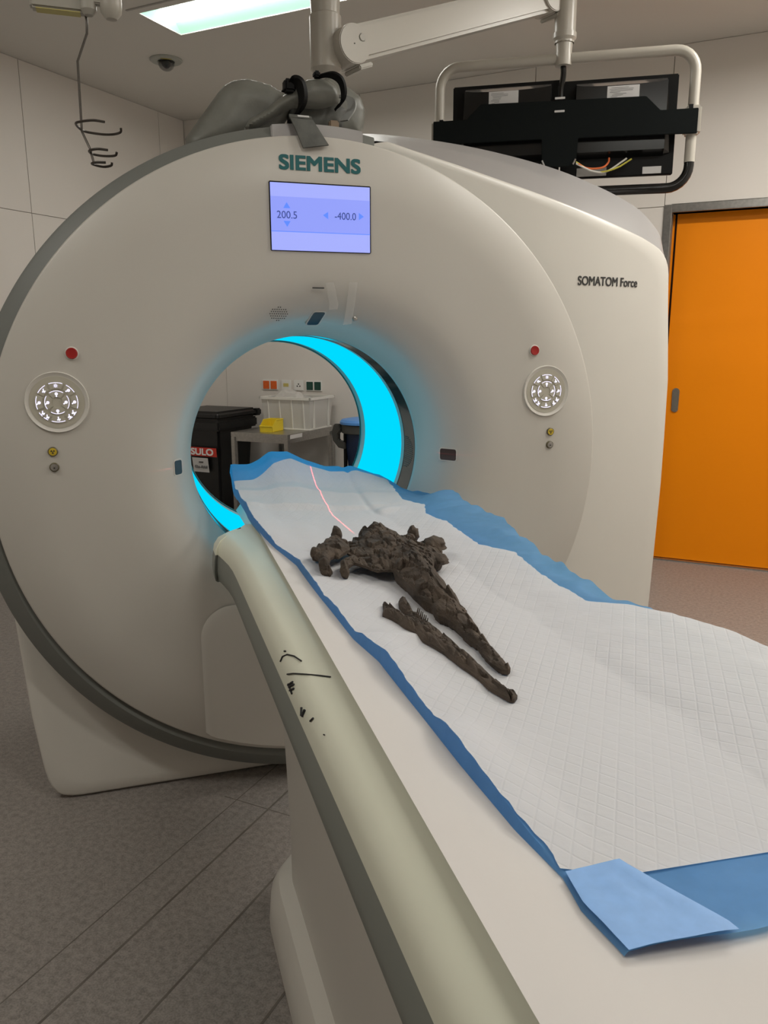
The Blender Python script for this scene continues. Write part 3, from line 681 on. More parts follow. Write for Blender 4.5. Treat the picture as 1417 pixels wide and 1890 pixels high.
# ------------------------------------------------------------------ fossils
SK = [(-0.078,-0.536),(-0.062,-0.533),(-0.044,-0.485),(-0.037,-0.506),(-0.024,-0.462),(-0.0,-0.439),(0.035,-0.434),(0.066,-0.457),(0.057,-0.498),(0.066,-0.53),(0.073,-0.55),(0.088,-0.508),(0.104,-0.49),(0.118,-0.498),(0.097,-0.558),(0.09,-0.582),(0.116,-0.587),(0.133,-0.592),(0.131,-0.638),(0.121,-0.683),(0.109,-0.71),(0.102,-0.738),(0.085,-0.761),(0.069,-0.763),(0.058,-0.788),(0.048,-0.818),(0.041,-0.861),(0.036,-0.896),(0.032,-0.93),(0.027,-0.957),(0.03,-0.985),(0.024,-1.014),(0.019,-1.038),(0.023,-1.054),(0.015,-1.076),(0.012,-1.112),(0.006,-1.149),(-0.001,-1.176),(0.001,-1.188),(-0.004,-1.222),(-0.005,-1.251),(-0.009,-1.282),(-0.011,-1.307),(-0.017,-1.316),(-0.027,-1.309),(-0.03,-1.297),(-0.032,-1.274),(-0.029,-1.24),(-0.024,-1.208),(-0.028,-1.179),(-0.027,-1.147),(-0.025,-1.117),(-0.029,-1.085),(-0.038,-1.063),(-0.037,-1.035),(-0.032,-1.012),(-0.04,-0.984),(-0.039,-0.952),(-0.04,-0.913),(-0.038,-0.872),(-0.041,-0.835),(-0.04,-0.79),(-0.056,-0.785),(-0.073,-0.786),(-0.082,-0.763),(-0.091,-0.74),(-0.105,-0.714),(-0.121,-0.73),(-0.137,-0.759),(-0.143,-0.743),(-0.133,-0.698),(-0.113,-0.668),(-0.092,-0.653),(-0.098,-0.628),(-0.094,-0.597)]
QU = [(-0.179,-0.632),(-0.167,-0.595),(-0.153,-0.583),(-0.132,-0.537),(-0.111,-0.513),(-0.097,-0.475),(-0.075,-0.433),(-0.08,-0.49),(-0.085,-0.543),(-0.075,-0.553),(-0.088,-0.619),(-0.111,-0.646),(-0.13,-0.671),(-0.136,-0.662),(-0.149,-0.673),(-0.165,-0.721),(-0.174,-0.74),(-0.186,-0.714),(-0.178,-0.672),(-0.182,-0.655)]
JAW = [(-0.109,-0.941),(-0.103,-0.94),(-0.099,-0.978),(-0.091,-1.012),(-0.09,-1.033),(-0.091,-1.047),(-0.082,-1.015),(-0.083,-0.994),(-0.083,-0.966),(-0.074,-0.936),(-0.061,-0.917),(-0.056,-0.936),(-0.062,-0.973),(-0.069,-1.014),(-0.064,-1.031),(-0.066,-1.065),(-0.062,-1.091),(-0.057,-1.12),(-0.057,-1.156),(-0.053,-1.2),(-0.05,-1.245),(-0.049,-1.271),(-0.05,-1.314),(-0.048,-1.346),(-0.045,-1.369),(-0.04,-1.378),(-0.042,-1.392),(-0.053,-1.403),(-0.059,-1.399),(-0.064,-1.379),(-0.07,-1.355),(-0.072,-1.321),(-0.075,-1.289),(-0.08,-1.25),(-0.084,-1.206),(-0.091,-1.175),(-0.1,-1.147),(-0.099,-1.107),(-0.108,-1.076),(-0.111,-1.046),(-0.118,-1.024),(-0.128,-1.0),(-0.119,-0.977)]
def fossil(name, poly, zc, thick, depth, seeds, step, parent, stretch, ridge=0., seed=1, amp=.005, wid=.035):
    """slab of cracked bone: Voronoi fragments of uneven height with cracks between them"""
    rs = np.random.RandomState(seed); P = np.array(poly); mn, mx = P.min(0)-.02, P.max(0)+.02
    sd = mn+rs.rand(seeds, 2)*(mx-mn); hs = rs.randn(seeds); sl = rs.randn(seeds, 2); W_ = np.array([1., 1./stretch])
    def frag(U):
        wob = np.array([(nz(u[0]*30, u[1]*12, seed), nz(u[0]*30, u[1]*12, seed+9)) for u in U])*.008
        q = ((U+wob)[:, None, :]-sd[None])*W_; d = np.hypot(q[..., 0], q[..., 1]); i = np.argsort(d, 1); r = np.arange(len(U))
        d1, d2 = d[r, i[:, 0]], d[r, i[:, 1]]; k = i[:, 0]
        crack = np.exp(-((d2-d1)/.0011)**2)
        return np.clip(hs[k], -1.6, 1.6)*amp*.55+((U-sd[k])*sl[k]).sum(1)*.13-crack*amp*1.1
    def fine(U): return np.array([.0016*nz(u[0]*70, u[1]*26, seed)+.0014*nz(u[0]*170, u[1]*50, seed+3)+.0028*abs(nz(u[0]*45, u[1]*8, seed+5)) for u in U])
    def zc_(U): return np.array([zc(u[0], u[1]) for u in U])
    def top(U, Dd): s = np.sqrt(np.clip(Dd/wid, 0, 1)); return zc_(U)+.003+thick(U)*s+(frag(U)+fine(U))*np.clip(Dd/.006, .25, 1)
    def bot(U, Dd):
        b = zc_(U)-.003-depth(U)*np.sqrt(np.clip(Dd/.012, 0, 1)); base = np.array([padz(u[0], u[1]) for u in U])+.002
        return np.minimum(np.maximum(b, base), zc_(U)-.001)
    vs, fs = slab(poly, step, top, bot)
    return MB().add(vs, fs).build(name, FOSS, parent, ang=18, merge=False)
F1 = thing('fossil_skull', 'dark brown cracked fossil skull with long pointed snout on the white pad', 'fossil', (0, 0, 0))
fossil('cranium', SK, lambda x, y: Z-.118-.020*smooth(-.75, -1.28, y), lambda U: .007+.022*np.exp(-((U[:, 0]-.01-(U[:, 1]+.8)*.03)/.05)**2)*np.clip((U[:, 1]+1.36)/.5, .25, 1),
       lambda U: np.where(U[:, 1] < -.80, .03, .004+.05*np.exp(-(((U[:, 0]+.133)/.012)**2+((U[:, 1]+.745)/.022)**2))+.03*np.exp(-(((U[:, 0]-.10)/.04)**2+((U[:, 1]+.72)/.05)**2))), 430, .0024, F1, 3.4, seed=3, amp=.0050)
fossil('quadrate_bone', QU, lambda x, y: Z-.114, lambda U: .016+0*U[:, 0], lambda U: .004+.05*np.clip((-.67-U[:, 1])/.04, 0, 1), 40, .0026, F1, 1.4, seed=8, amp=.003, wid=.025)
# rounded condyles and a raised horn of bone
def knob(parent, c, rx, ry, rz, seed, nm='bone_knob'):
    b = MB(); rows = []
    for i in range(11):
        a = math.pi*i/10; row = []
        for j in range(17):
            t = 2*math.pi*j/16; v = Vector((math.sin(a)*math.cos(t), math.sin(a)*math.sin(t), math.cos(a))); k = 1+.28*noise.noise(v*1.8+Vector((seed, 0, 0)))+.1*noise.noise(v*5+Vector((0, seed, 0)))
            row.append((c[0]+v.x*rx*k, c[1]+v.y*ry*k, c[2]+v.z*rz*k))
        rows.append(row)
    return b.grid(rows).build(nm, FOSS, parent, ang=40)
knob(F1, (-.170, -.718, Z-.128), .012, .020, .017, 2); knob(F1, (-.172, -.628, Z-.112), .014, .020, .016, 5); knob(F1, (-.135, -.742, Z-.126), .009, .018, .016, 7)
knob(F1, (.107, -.515, Z-.112), .014, .020, .020, 4); knob(F1, (.116, -.645, Z-.108), .026, .042, .017, 6); knob(F1, (.090, -.735, Z-.117), .022, .036, .013, 9)
knob(F1, (-.090, -.495, Z-.104), .012, .026, .022, 13, 'bone_horn')
F2 = thing('fossil_jaw', 'slender forked fossil lower jaw lying beside the skull', 'fossil', (0, 0, 0))
fossil('mandible', JAW, lambda x, y: Z-.1415, lambda U: .005+.006*np.clip((U[:, 1]+1.42)/.3, .2, 1), lambda U: .02+0*U[:, 0], 260, .0019, F2, 7., seed=5, amp=.0018, wid=.010)
for k in range(7):
    y = -1.035-.0095*k; x = -.0715-.0003*k
    MB().tube([(x, y, Z-.137), (x+.004, y+.002, Z-.120+.002*(k % 2))], [.0022, .0008], 6).build('tooth', FOSS, F2)

# ------------------------------------------------------------------ lead apron folded on top of the gantry
L_ = thing('lead_apron', 'grey vinyl lead shield strapped together on top of the gantry', 'apron', (0, 0, 0))
LOBE = [(-.358,2.03),(-.355,1.975),(-.31,1.985),(-.238,2.0),(-.179,2.01),(-.11,2.04),(-.06,2.09),(-.021,2.15),(-.024,2.181),(-.037,2.192),(-.071,2.183),(-.1,2.198),(-.149,2.207),(-.182,2.207),(-.211,2.2),(-.236,2.186),(-.257,2.162),(-.309,2.094)]
TUBE = [(-.13,2.105),(-.086,2.142),(-.053,2.163),(-.028,2.183),(-.003,2.197),(.03,2.203),(.06,2.203),(.085,2.189),(.094,2.165),(.091,2.14),(.06,2.128),(.029,2.121),(-.013,2.12),(-.046,2.118),(-.079,2.101),(-.12,2.075),(-.165,2.05),(-.20,2.04),(-.18,2.075)]
RLOBE = [(.06,2.245),(.105,2.267),(.15,2.253),(.177,2.241),(.214,2.216),(.228,2.18),(.225,2.142),(.211,2.09),(.139,2.085),(.066,2.085),(.039,2.14)]
INNER = [(-.046,2.143),(.056,2.148),(.109,2.16),(.135,2.142),(.118,2.085),(.038,2.06),(-.06,2.05)]
def pillow(nm, poly, yc, tf, tb, wid, mat, step=.006, wav=.004):
    f = lambda U, Dd: yc-.004-tf*np.sqrt(1-(1-np.clip(Dd/wid, 0, 1))**2)+np.array([wav*nz(u[0]*14, u[1]*14, yc*9) for u in U])*np.clip(Dd/.01, 0, 1)
    g = lambda U, Dd: yc+.004+tb*np.sqrt(1-(1-np.clip(Dd/wid, 0, 1))**2)
    vs, fs = slab(poly, step, f, g); return MB().add([(a, h, z) for a, z, h in vs], fs).build(nm, mat, L_, ang=50)
pillow('left_flap', LOBE, .22, .055, .05, .07, LEADV)
pillow('rolled_band', TUBE, .135, .035, .03, .04, LEADV)
pillow('right_flap', RLOBE, .32, .04, .05, .06, LEADV)
pillow('inner_fold', INNER, .20, .03, .04, .04, LEADT)
def band(nm, pts, wdt, mat, th=.004):
    b = MB(); rows = []
    P = bez(pts, 6)
    for i, q in enumerate(P):
        t = (P[min(i+1, len(P)-1)]-P[max(i-1, 0)]).normalized(); nn = t.cross(wdt).normalized()*th; rows.append([q-wdt*.5-nn, q+wdt*.5-nn, q+wdt*.5+nn, q-wdt*.5+nn, q-wdt*.5-nn])
    return b.grid(rows).build(nm, mat, L_, ang=50)
band('black_strap', [(-.072,.11,2.160),(-.060,.085,2.178),(-.040,.075,2.170),(-.030,.075,2.145),(-.030,.08,2.115),(-.042,.10,2.092),(-.052,.14,2.085)], Vector((.012,-.03,.010)), BLACK, .006)
MB().box(-.080, -.046, .085, .125, 2.150, 2.184).build('strap_buckle', BLACK, L_, bevel=.006)
band('black_strap', [(.023,.13,2.205),(.054,.085,2.203),(.081,.075,2.190),(.094,.08,2.165),(.094,.09,2.138),(.082,.12,2.124)], Vector((.006,-.022,.008)), BLACK, .004)
MB().box(.012, .030, .10, .13, 2.200, 2.216).build('strap_buckle', BLACK, L_, bevel=.004)
band('silver_strap', [(.10,.16,2.17),(.125,.12,2.15),(.125,.11,2.12),(.105,.12,2.09)], Vector((.02,-.02,0)), M('silver_fabric', (.33,.34,.33), .45), .003)
# hanging strap with label
hg = MB(); fr_ = [((-.071,.075,2.085),(-.006,.075,2.083)),((-.079,.03,2.066),(-.013,.03,2.064)),((-.083,-.004,2.054),(-.018,-.004,2.052)),((-.066,-.012,2.015),(.003,-.012,2.018)),((-.050,-.014,1.976),(.024,-.014,1.988))]
rows = []
for a, c in fr_:
    a, c = Vector(a), Vector(c); rows.append([a, a.lerp(c, .5)+Vector((0,-.003,0)), c, c+Vector((0,.008,0)), a+Vector((0,.008,0)), a])
hg.grid(rows).build('hanging_strap', LEADT, L_, ang=50)
tg = MB().add([(-.060,.012,2.0675),(-.027,.012,2.0675),(-.029,-.005,2.0585),(-.062,-.005,2.0585)], [(0,1,2,3)]); tg.build('strap_label', LABEL, L_, ang=0)
MB().box(.055, .085, .10, .12, 2.052, 2.085).build('tan_tab', M('tan_leather', (.25,.18,.12), .6), L_, bevel=.004)
MB().box(.10, .118, .095, .10, 2.045, 2.056).build('white_tag', LABEL, L_, ang=0)

# tape strips on the gantry front
for pts in ([(.009,-.004,.540),(.034,-.004,.543),(.052,.016,.480),(.050,.022,.466),(.024,.022,.464),(.024,.016,.480)], [(.081,-.004,.544),(.107,-.004,.544),(.103,.016,.478),(.099,.042,.424),(.073,.042,.420),(.077,.016,.478)]):
    k = MB().add([(x, y-.004, Z+z) for x, y, z in pts], [(0,1,2,5),(5,2,3,4)])
    tag(k.build('tape_strip', TAPE, ang=0), 'strip of clear tape stuck aslant above the bore' if pts[0][0] < .05 else 'strip of clear tape hanging straight down above the bore', 'tape')

# ------------------------------------------------------------------ monitor boom
MO = Vector((1.266, .882, 2.60)); MA = R(-30.235)
Bm = thing('monitor_boom', 'cream ceiling boom arm carrying two black monitors seen from behind', 'monitor arm', MO, MA)
Mi = Matrix.Rotation(-MA, 4, 'Z')
def ml(p): return Mi @ (Vector(p)-MO)
BOOM = M('boom_paint', (.44,.41,.355), .35); BOOMD = M('boom_cap_grey', (.42,.40,.35), .4)
hL = ml((.245,.60,2.455)); hR = ml((1.185,.905,2.83)); pL = ml((.175,.625,2.455)); cR = Vector((0,0,.1))
ct = HC-MO.z
MB().tube([(pL.x,pL.y,ct), (pL.x,pL.y,hL.z+.16), (pL.x,pL.y,hL.z+.10)], [.062,.052,.050], 24).build('ceiling_post', BOOM, Bm)
MB().lathe([(0,.0),(.11,0),(.11,-.03),(.07,-.045)], 'z', (pL.x,pL.y,ct), 32).build('ceiling_flange', BOOM, Bm)
MB().lathe([(0,-.095),(.035,-.09),(.056,-.07),(.056,.10),(.05,.105),(0,.105)], 'z', (pL.x,pL.y,hL.z), 24).build('swivel_housing', BOOM, Bm)
ax = (hR-hL); L0 = ax.length; ax.normalize(); sv = Vector((-ax.y, ax.x, 0)).normalized(); uv = ax.cross(sv)*-1
if uv.z < 0: uv = -uv
def obox(o_, a0, a1, s0, s1, u0_, u1_):
    P = [o_+ax*a+sv*s+uv*u for a, s, u in ((a0,s0,u0_),(a1,s0,u0_),(a1,s1,u0_),(a0,s1,u0_),(a0,s0,u1_),(a1,s0,u1_),(a1,s1,u1_),(a0,s1,u1_))]
    return MB().add(P, [(3,2,1,0),(4,5,6,7),(0,1,5,4),(1,2,6,5),(2,3,7,6),(3,0,4,7)])
obox(hL, -.02, L0+.02, -.045, .045, -.055, .060).build('spring_arm', BOOM, Bm, bevel=.012)
def disc_at(o_, r, s0, s1, nm, mat):
    b = MB(); n = 36; A_ = [o_+sv*s0+(ax*math.cos(2*math.pi*k/n)+uv*math.sin(2*math.pi*k/n))*r for k in range(n)]; C_ = [o_+sv*s1+(ax*math.cos(2*math.pi*k/n)+uv*math.sin(2*math.pi*k/n))*r for k in range(n)]
    return b.add(A_+C_, [tuple(range(n)), tuple(range(2*n-1, n-1, -1))]+[(k, n+k, n+(k+1) % n, (k+1) % n) for k in range(n)]).build(nm, mat, Bm, bevel=.003)
h1 = disc_at(hL, .064, -.056, .056, 'joint_hub', BOOM); h2 = disc_at(hR, .062, -.056, .056, 'joint_hub', BOOM)
disc_at(hL+ax*.035+uv*.012, .014, -.059, -.05, 'hub_bolt', BOOMD); disc_at(hL-ax*.004, .005, -.058, -.05, 'hub_pin', SEAM)
obox(hL, -.005, .055, -.052, .052, -.082, -.066).build('hub_stop', BOOMD, Bm, bevel=.004); obox(hR, -.005, .055, -.052, .052, -.080, -.064).build('hub_stop', BOOMD, Bm, bevel=.004)
MB().lathe([(0,.42),(.044,.42),(.0445,.10),(.049,.098),(.049,.078),(.040,.068),(.040,.06)], 'z', (0,0,0), 32).build('swivel_column', BOOM, Bm)
obox(hR, 0, .075, -.035, .035, -.05, .05).build('arm_bracket', BOOM, Bm, bevel=.01)
MB().lathe([(.036,.07),(.033,.03),(.036,.0),(.034,-.026),(.028,-.028),(0,-.026)], 'z', (0,0,0), 28).build('tee_socket', BOOM, Bm)
FRr = .0215; xl, xr, zt, zb = -.524, .532, .002, -.528
def rcorner(p0, c, p1, r, n=7):
    c = Vector(c); a = (Vector(p0)-c).normalized()*r; b = (Vector(p1)-c).normalized()*r
    return [c+a*(1-math.sin(t))+b*(1-math.cos(t)) for t in [math.pi/2*k/n for k in range(n+1)]]
pth = [Vector((0,0,zt))]+rcorner((0,0,zt),(xr,0,zt),(xr,0,zb),.085)+[Vector((xr,0,-.43))]
MB().tube(pth, FRr, 16).build('handle_frame', BOOM, Bm)
pth = [Vector((0,0,zt))]+rcorner((0,0,zt),(xl,0,zt),(xl,0,zb),.085)+[Vector((xl,0,-.43))]
MB().tube(pth, FRr, 16).build('handle_frame', BOOM, Bm)
pth = [Vector((xr,0,-.43))]+rcorner((xr,0,-.3),(xr,0,zb),(0,0,zb),.085)+rcorner((0,0,zb),(xl,0,zb),(xl,0,-.3),.085)+[Vector((xl,0,-.43))]
MB().tube(pth, .0205, 16).build('handle_grip', BLACKG, Bm)
for x in (xl, xr):
    s = 1 if x > 0 else -1
    MB().box(x-.032, x+.032, -.032, .032, -.325, -.215).build('frame_clamp', BOOM, Bm, bevel=.008)
    MB().box(x-s*.012-.008, x-s*.012+.008, -.036, -.02, -.230, -.214).build('clamp_screw', BLACK, Bm)
pl = [(-.545,-.318),(-.545,-.222),(-.40,-.222),(-.34,-.165),(.34,-.175),(.40,-.232),(.548,-.232),(.548,-.328),(.075,-.322),(.070,-.434),(-.072,-.430),(-.077,-.318)]
MB().prism(pl, -.047, -.038).build('mount_plate', BLACKM, Bm, bevel=.002)
for z in (-.162, -.213): MB().box(-.028, .014, -.051, -.046, z-.004, z+.004).build('plate_clip', LABEL, Bm, bevel=.001)
for x in (-.062, .058):
    MB().tube([(x,-.05,-.425),(x+(.01 if x > 0 else -.01),-.055,-.405)], .004, 8).build('plate_bolt', STEEL, Bm)
LIPM = M('lip_highlight', (.8, .8, .8), .25, .9)  # reflected streak on the black monitor lip, put in as bright metallic colour
def monitor(x0, x1, z0, z1, lab):
    m = MB().box(x0, x1, .03, .055, z0, z1).build('monitor', BLACK, Bm, bevel=.004)
    bx0, bx1, bz1, bz0 = x0+.055, x1-.045, z1-.014, z0+.075
    b = MB(); n = 12; rows = []
    for k in range(n+1):
        a = k/n; x = bx0+(bx1-bx0)*a; dip = .009*(1-(2*a-1)**2)**.5
        rows.append([(x, .031, bz1), (x, .012, bz1-.012-dip), (x, -.009, bz1-.017-dip), (x, -.012, bz0+.02), (x, .031, bz0)])
    b.grid([r[1:] for r in rows]); b.grid([r[:2] for r in rows], 1); e0 = rows[0]; e1 = rows[-1]
    b.add([(bx0-.03, .031, bz1-.02), (bx0-.03, .031, bz0+.01)]+e0, [(0, 2, 3, 4, 5, 6, 1)]); b.add([(bx1+.03, .031, bz1-.02), (bx1+.03, .031, bz0+.01)]+e1, [(0, 2, 3, 4, 5, 6, 1)])
    b.build('rear_cover', [BLACKG, LIPM], m, ang=30)
    xa, xb, za, zb_ = lab
    s_ = MB(); s_.box(xa, xb, -.0145, -.0105, za, zb_)
    for k in range(9):
        w_ = random.uniform(.3, .9)*(xb-xa-.02); xx = xa+.008+random.uniform(0, .02); s_.box(xx, min(xb-.006, xx+w_*(.35 if k > 5 else 1)), -.0152, -.0144, zb_-.006-k*.0058, zb_-.0075-k*.0058, 1)
    s_.build('rating_label', [LABEL, M('label_print', (.22,.22,.22), .6) if 'label_print' not in bpy.data.materials else bpy.data.materials['label_print']], m, ang=0)
    return m
ma = monitor(-.470, -.002, -.466, -.068, (-.309,-.183,-.168,-.110)); mb = monitor(.004, .472, -.468, -.076, (.185,.314,-.179,-.120))
MB().box(.349, .425, .024, .031, -.462, -.434).build('serial_label', LABEL, mb, ang=0); MB().box(.075, .20, .024, .031, -.462, -.428).build('port_panel', M('port_grey', (.28,.27,.25), .5), mb, ang=0)
cb = lambda pts, r, m_: MB().tube(bez(pts, 6), r, 8).build('cable', m_, Bm)
cb([(0,0,-.02),(.002,-.005,-.06),(-.004,-.02,-.12),(-.004,-.03,-.18)], .012, BLACKG)
cb([(.07,-.03,-.412),(.12,-.02,-.440),(.17,-.015,-.455),(.24,-.01,-.440),(.30,.0,-.405)], .0035, CABY); cb([(.07,-.03,-.418),(.14,-.02,-.450),(.20,-.01,-.452),(.26,.0,-.415),(.28,.01,-.40)], .004, CABW)
cb([(.08,-.03,-.420),(.12,-.02,-.438),(.18,-.015,-.437),(.205,0,-.415),(.208,.01,-.395)], .004, CABO); cb([(-.075,-.03,-.415),(-.12,-.02,-.435),(-.18,-.01,-.43)], .004, CABW)

# ------------------------------------------------------------------ infusion hanger on a ceiling carriage
I_ = thing('infusion_hanger', 'bent steel wire infusion hook hanging from a ceiling carriage', 'infusion hook', (0, 0, 0))
wp = [(-.617,.235,2.40),(-.617,.232,2.368),(-.610,.232,2.325),(-.612,.226,2.290),(-.642,.214,2.212),(-.643,.165,2.045),(-.643,.155,2.016),(-.624,.135,1.967),(-.617,.128,1.930)]
MB().tube(wp, .0033, 8).build('hook_wire', WIRE, I_)
def hook(pts): MB().tube(bez(pts, 4), .0034, 8).build('hook_loop', WIRE, I_)
hook([(-.58, .093, 2.03), (-.609, .085, 2.03), (-.641, .111, 2.031), (-.657, .139, 2.031), (-.647, .195, 2.03), (-.63, .221, 2.03), (-.589, .234, 2.03), (-.559, .224, 2.03), (-.540, .198, 2.031), (-.538, .19, 2.040)])
hook([(-.577, .10, 1.96), (-.604, .095, 1.96), (-.626, .122, 1.96), (-.621, .16, 1.96), (-.592, .179, 1.96), (-.560, .165, 1.96), (-.554, .158, 1.968)])
hook([(-.585, .108, 1.929), (-.612, .115, 1.929), (-.622, .14, 1.929), (-.594, .169, 1.929), (-.572, .15, 1.93), (-.569, .145, 1.937)])
I2 = M('carriage_grey', (.40,.38,.33), .45)
cbx = MB().box(-.755, -.590, .21, .25, 2.338, 2.46).build('carriage_box', I2, I_, bevel=.006); cbx.rotation_euler = (0, 0, 0)
MB().box(-.740, -.625, .212, .248, 2.3365, 2.3385).build('yellow_label', M('pale_yellow_label', (.55,.48,.16), .5), cbx, ang=0)
for x in (-.665, -.655, -.643, -.633): MB().box(x, x+.006, .2085, .2105, 2.378, 2.392).build('label_mark', DKTXT, cbx, ang=0)
MB().lathe([(0,0),(.005,0),(.005,.004)], c=(-.745,.2075,2.372), seg=10).build('box_screw', SEAM, cbx)
MB().lathe([(0,2.332),(.012,2.332),(.022,2.345),(.022,2.46)], 'z', (-.603,.215,0), 16).build('wire_grommet', I2, I_)
MB().lathe([(0,2.325),(.015,2.327),(.028,2.342),(.030,2.36),(.030,HC)], 'z', (-.543,.212,0), 24).build('guide_tube', BOOM, I_)
MB().box(-.60, -.543, .20, .225, 2.36, 2.45).build('tube_bracket', I2, I_, bevel=.003)
MB().tube([(-.68,.23,2.46),(-.68,.23,HC)], .025, 16).build('ceiling_rod', BOOM, I_)

# ------------------------------------------------------------------ dome camera
dc = thing('dome_camera', 'small dome camera with clear bubble in the ceiling', 'camera', (-.232, 3.11, HC))
MB().lathe([(0,.0),(.098,0),(.098,-.006),(.092,-.011),(.06,-.013),(.052,-.012),(.05,-.002)], 'z', seg=40).build('mounting_plate', M('plate_grey', (.40, .41, .37), .4), dc)
MB().lathe([(0,-.05),(.014,-.046),(.025,-.036),(.029,-.022),(.027,-.008),(0,-.008)], 'z', seg=24).build('camera_module', BLACKG, dc)
MB().lathe([(.050,-.010),(.049,-.030),(.040,-.048),(.024,-.060),(0,-.064)], 'z', seg=28).build('clear_bubble', GLASSD, dc)
MB().box(-.035, .03, -.064, -.055, -.0135, -.0125).build('yellow_sticker', M('sticker_yellow', (.5,.42,.05), .5), dc, ang=0)

# ------------------------------------------------------------------ things behind the gantry (room-aligned: x along wall, y into wall)
WB = thing('waste_bin', 'black wheeled waste bin with red SULO label and white notice', 'bin', room(.22, .66), TH)
def taper(x0, x1, y0, y1, z0, z1, t): return [(x0+t,y0+t,z0),(x1-t,y0+t,z0),(x1-t,y1-t,z0),(x0+t,y1-t,z0),(x0,y0,z1),(x1,y0,z1),(x1,y1,z1),(x0,y1,z1)]
BF = [(3,2,1,0),(4,5,6,7),(0,1,5,4),(1,2,6,5),(2,3,7,6),(3,0,4,7)]
MB().add(taper(.01,.48,.02,.46,.06,.84,.05), BF).build('bin_body', BINBLK, WB, bevel=.02)
MB().box(-.002, .492, .0, .50, .79, .865).build('bin_rim', BINBLK, WB, bevel=.012)
ld = MB(); ld.add(taper(-.005,.495,-.005,.50,.865,.935,-.0), BF); lid = ld.build('bin_lid', BINBLK, WB, bevel=.025, bseg=3)
MB().box(.02, .20, .02, .06, .934, .938).build('lid_label', LABEL, lid, ang=0)
MB().tube([(.02,.53,.90),(.48,.53,.90)], .018, 10).build('bin_handle', BINBLK, WB); MB().box(.44,.50,.48,.55,.87,.925).build('handle_lug', BINBLK, WB, bevel=.01)
for x in (.06, .43): MB().lathe([(0,-.025),(.09,-.025),(.10,-.015),(.10,.015),(.09,.025),(0,.025)], 'x', (x,.47,.10), 24).build('wheel', BINBLK, WB)
lb = MB().add([(.18,.008,.598),(.458,.008,.598),(.456,.006,.665),(.18,.006,.665)], [(0,1,2,3)]).build('red_label', REDL, WB, ang=0)
text('label_lettering', 'SULO', .222, .425, .608, .656, M('label_white', (.85,.82,.8), .5), lb, .005, bold=.0025)
nt_ = MB().add([(.225,.020,.475),(.372,.020,.475),(.37,.011,.585),(.222,.011,.585)], [(0,1,2,3)]).build('paper_notice', LABEL, WB, ang=0)
text('notice_lettering', 'Glas-Abfall', .245, .360, .505, .528, DKTXT, nt_, .013); 
MB().box(.285, .325, .0105, .0125, .548, .556).build('notice_line', DKTXT, nt_, ang=0)

SX = .84
TB = thing('steel_table', 'stainless steel side table against the wall behind the scanner', 'table', room(SX, .69), TH)
TW_, TD_ = .49, .66
MB().box(0, TW_, 0, TD_, .765, .80).build('table_top', STEEL, TB, bevel=.003)
MB().box(.02, TW_-.02, .01, .03, .735, .765).build('apron_rail', STEEL, TB); MB().box(TW_-.03, TW_-.01, .02, TD_-.02, .735, .765).build('apron_rail', STEEL, TB)
for x in (0, TW_-.035):
    for y in (0, TD_-.035): MB().box(x, x+.035, y, y+.035, 0, .765).build('leg', STEEL, TB, bevel=.003)
MB().box(.035, TW_-.035, .035, TD_-.035, .19, .21).build('lower_shelf', STEEL, TB)
MB().box(TW_, TW_+.0015, .03, .19, .768, .796).build('edge_label', LABEL, TB, ang=0)

CX = thing('plastic_crate', 'translucent white ribbed plastic crate on the steel table', 'crate', room(.925, .41, .80), TH)
def tub(w_, d_, h_, t, th):
    b = MB(); o = taper(0,w_,0,d_,0,h_,t); i = taper(th,w_-th,th,d_-th,th,h_,t)
    b.add(o+i, [(0,1,2,3),(0,1,5,4),(1,2,6,5),(2,3,7,6),(3,0,4,7),(8,9,10,11),(8,9,13,12),(9,10,14,13),(10,11,15,14),(11,8,12,15),(4,5,13,12),(5,6,14,13),(6,7,15,14),(7,4,12,15)]); return b
tub(.42, .34, .235, .018, .004).build('crate_body', CRATE, CX, ang=0)
r_ = MB(); 
for a in ((-.012,.432,-.012,.0),(-.012,.432,.34,.352),(-.012,0,-.012,.352),(.42,.432,-.012,.352)): r_.box(a[0],a[1],a[2],a[3],.222,.240)
r_.build('crate_rim', WHITEP, CX)
MB().box(.006,.414,.006,.334,-.0,.012).build('crate_base', WHITEP, CX, bevel=.003)
for x in (.055, .155, .26, .36): MB().add([(x,.010,.012),(x+.008,.010,.012),(x+.008,-.004,.222),(x,-.004,.222),(x,.016,.012),(x+.008,.016,.012),(x+.008,.004,.222),(x,.004,.222)], BF).build('crate_rib', WHITEP, CX)
for y in (.06, .27): MB().box(.408,.424,y,y+.008,.012,.222).build('crate_rib', WHITEP, CX)
bg = []
for i in range(13):
    row = []
    for j in range(17):
        x, y = .05+.24*j/16, .05+.22*i/12; e = min(i,12-i,j,16-j)/4; h = .215+.085*min(1,e)*(1-.55*j/16)+.02*nz(x*22,y*22,3); row.append((x, y, min(h,.33)))
    bg.append(row)
g_ = MB().grid(bg).build('plastic_bag', BAG, ang=40); g_.location = room(.925,.41,.80); g_.rotation_euler = (0,0,TH); tag(g_, 'crumpled clear plastic bag sticking out of the white crate', 'plastic bag')

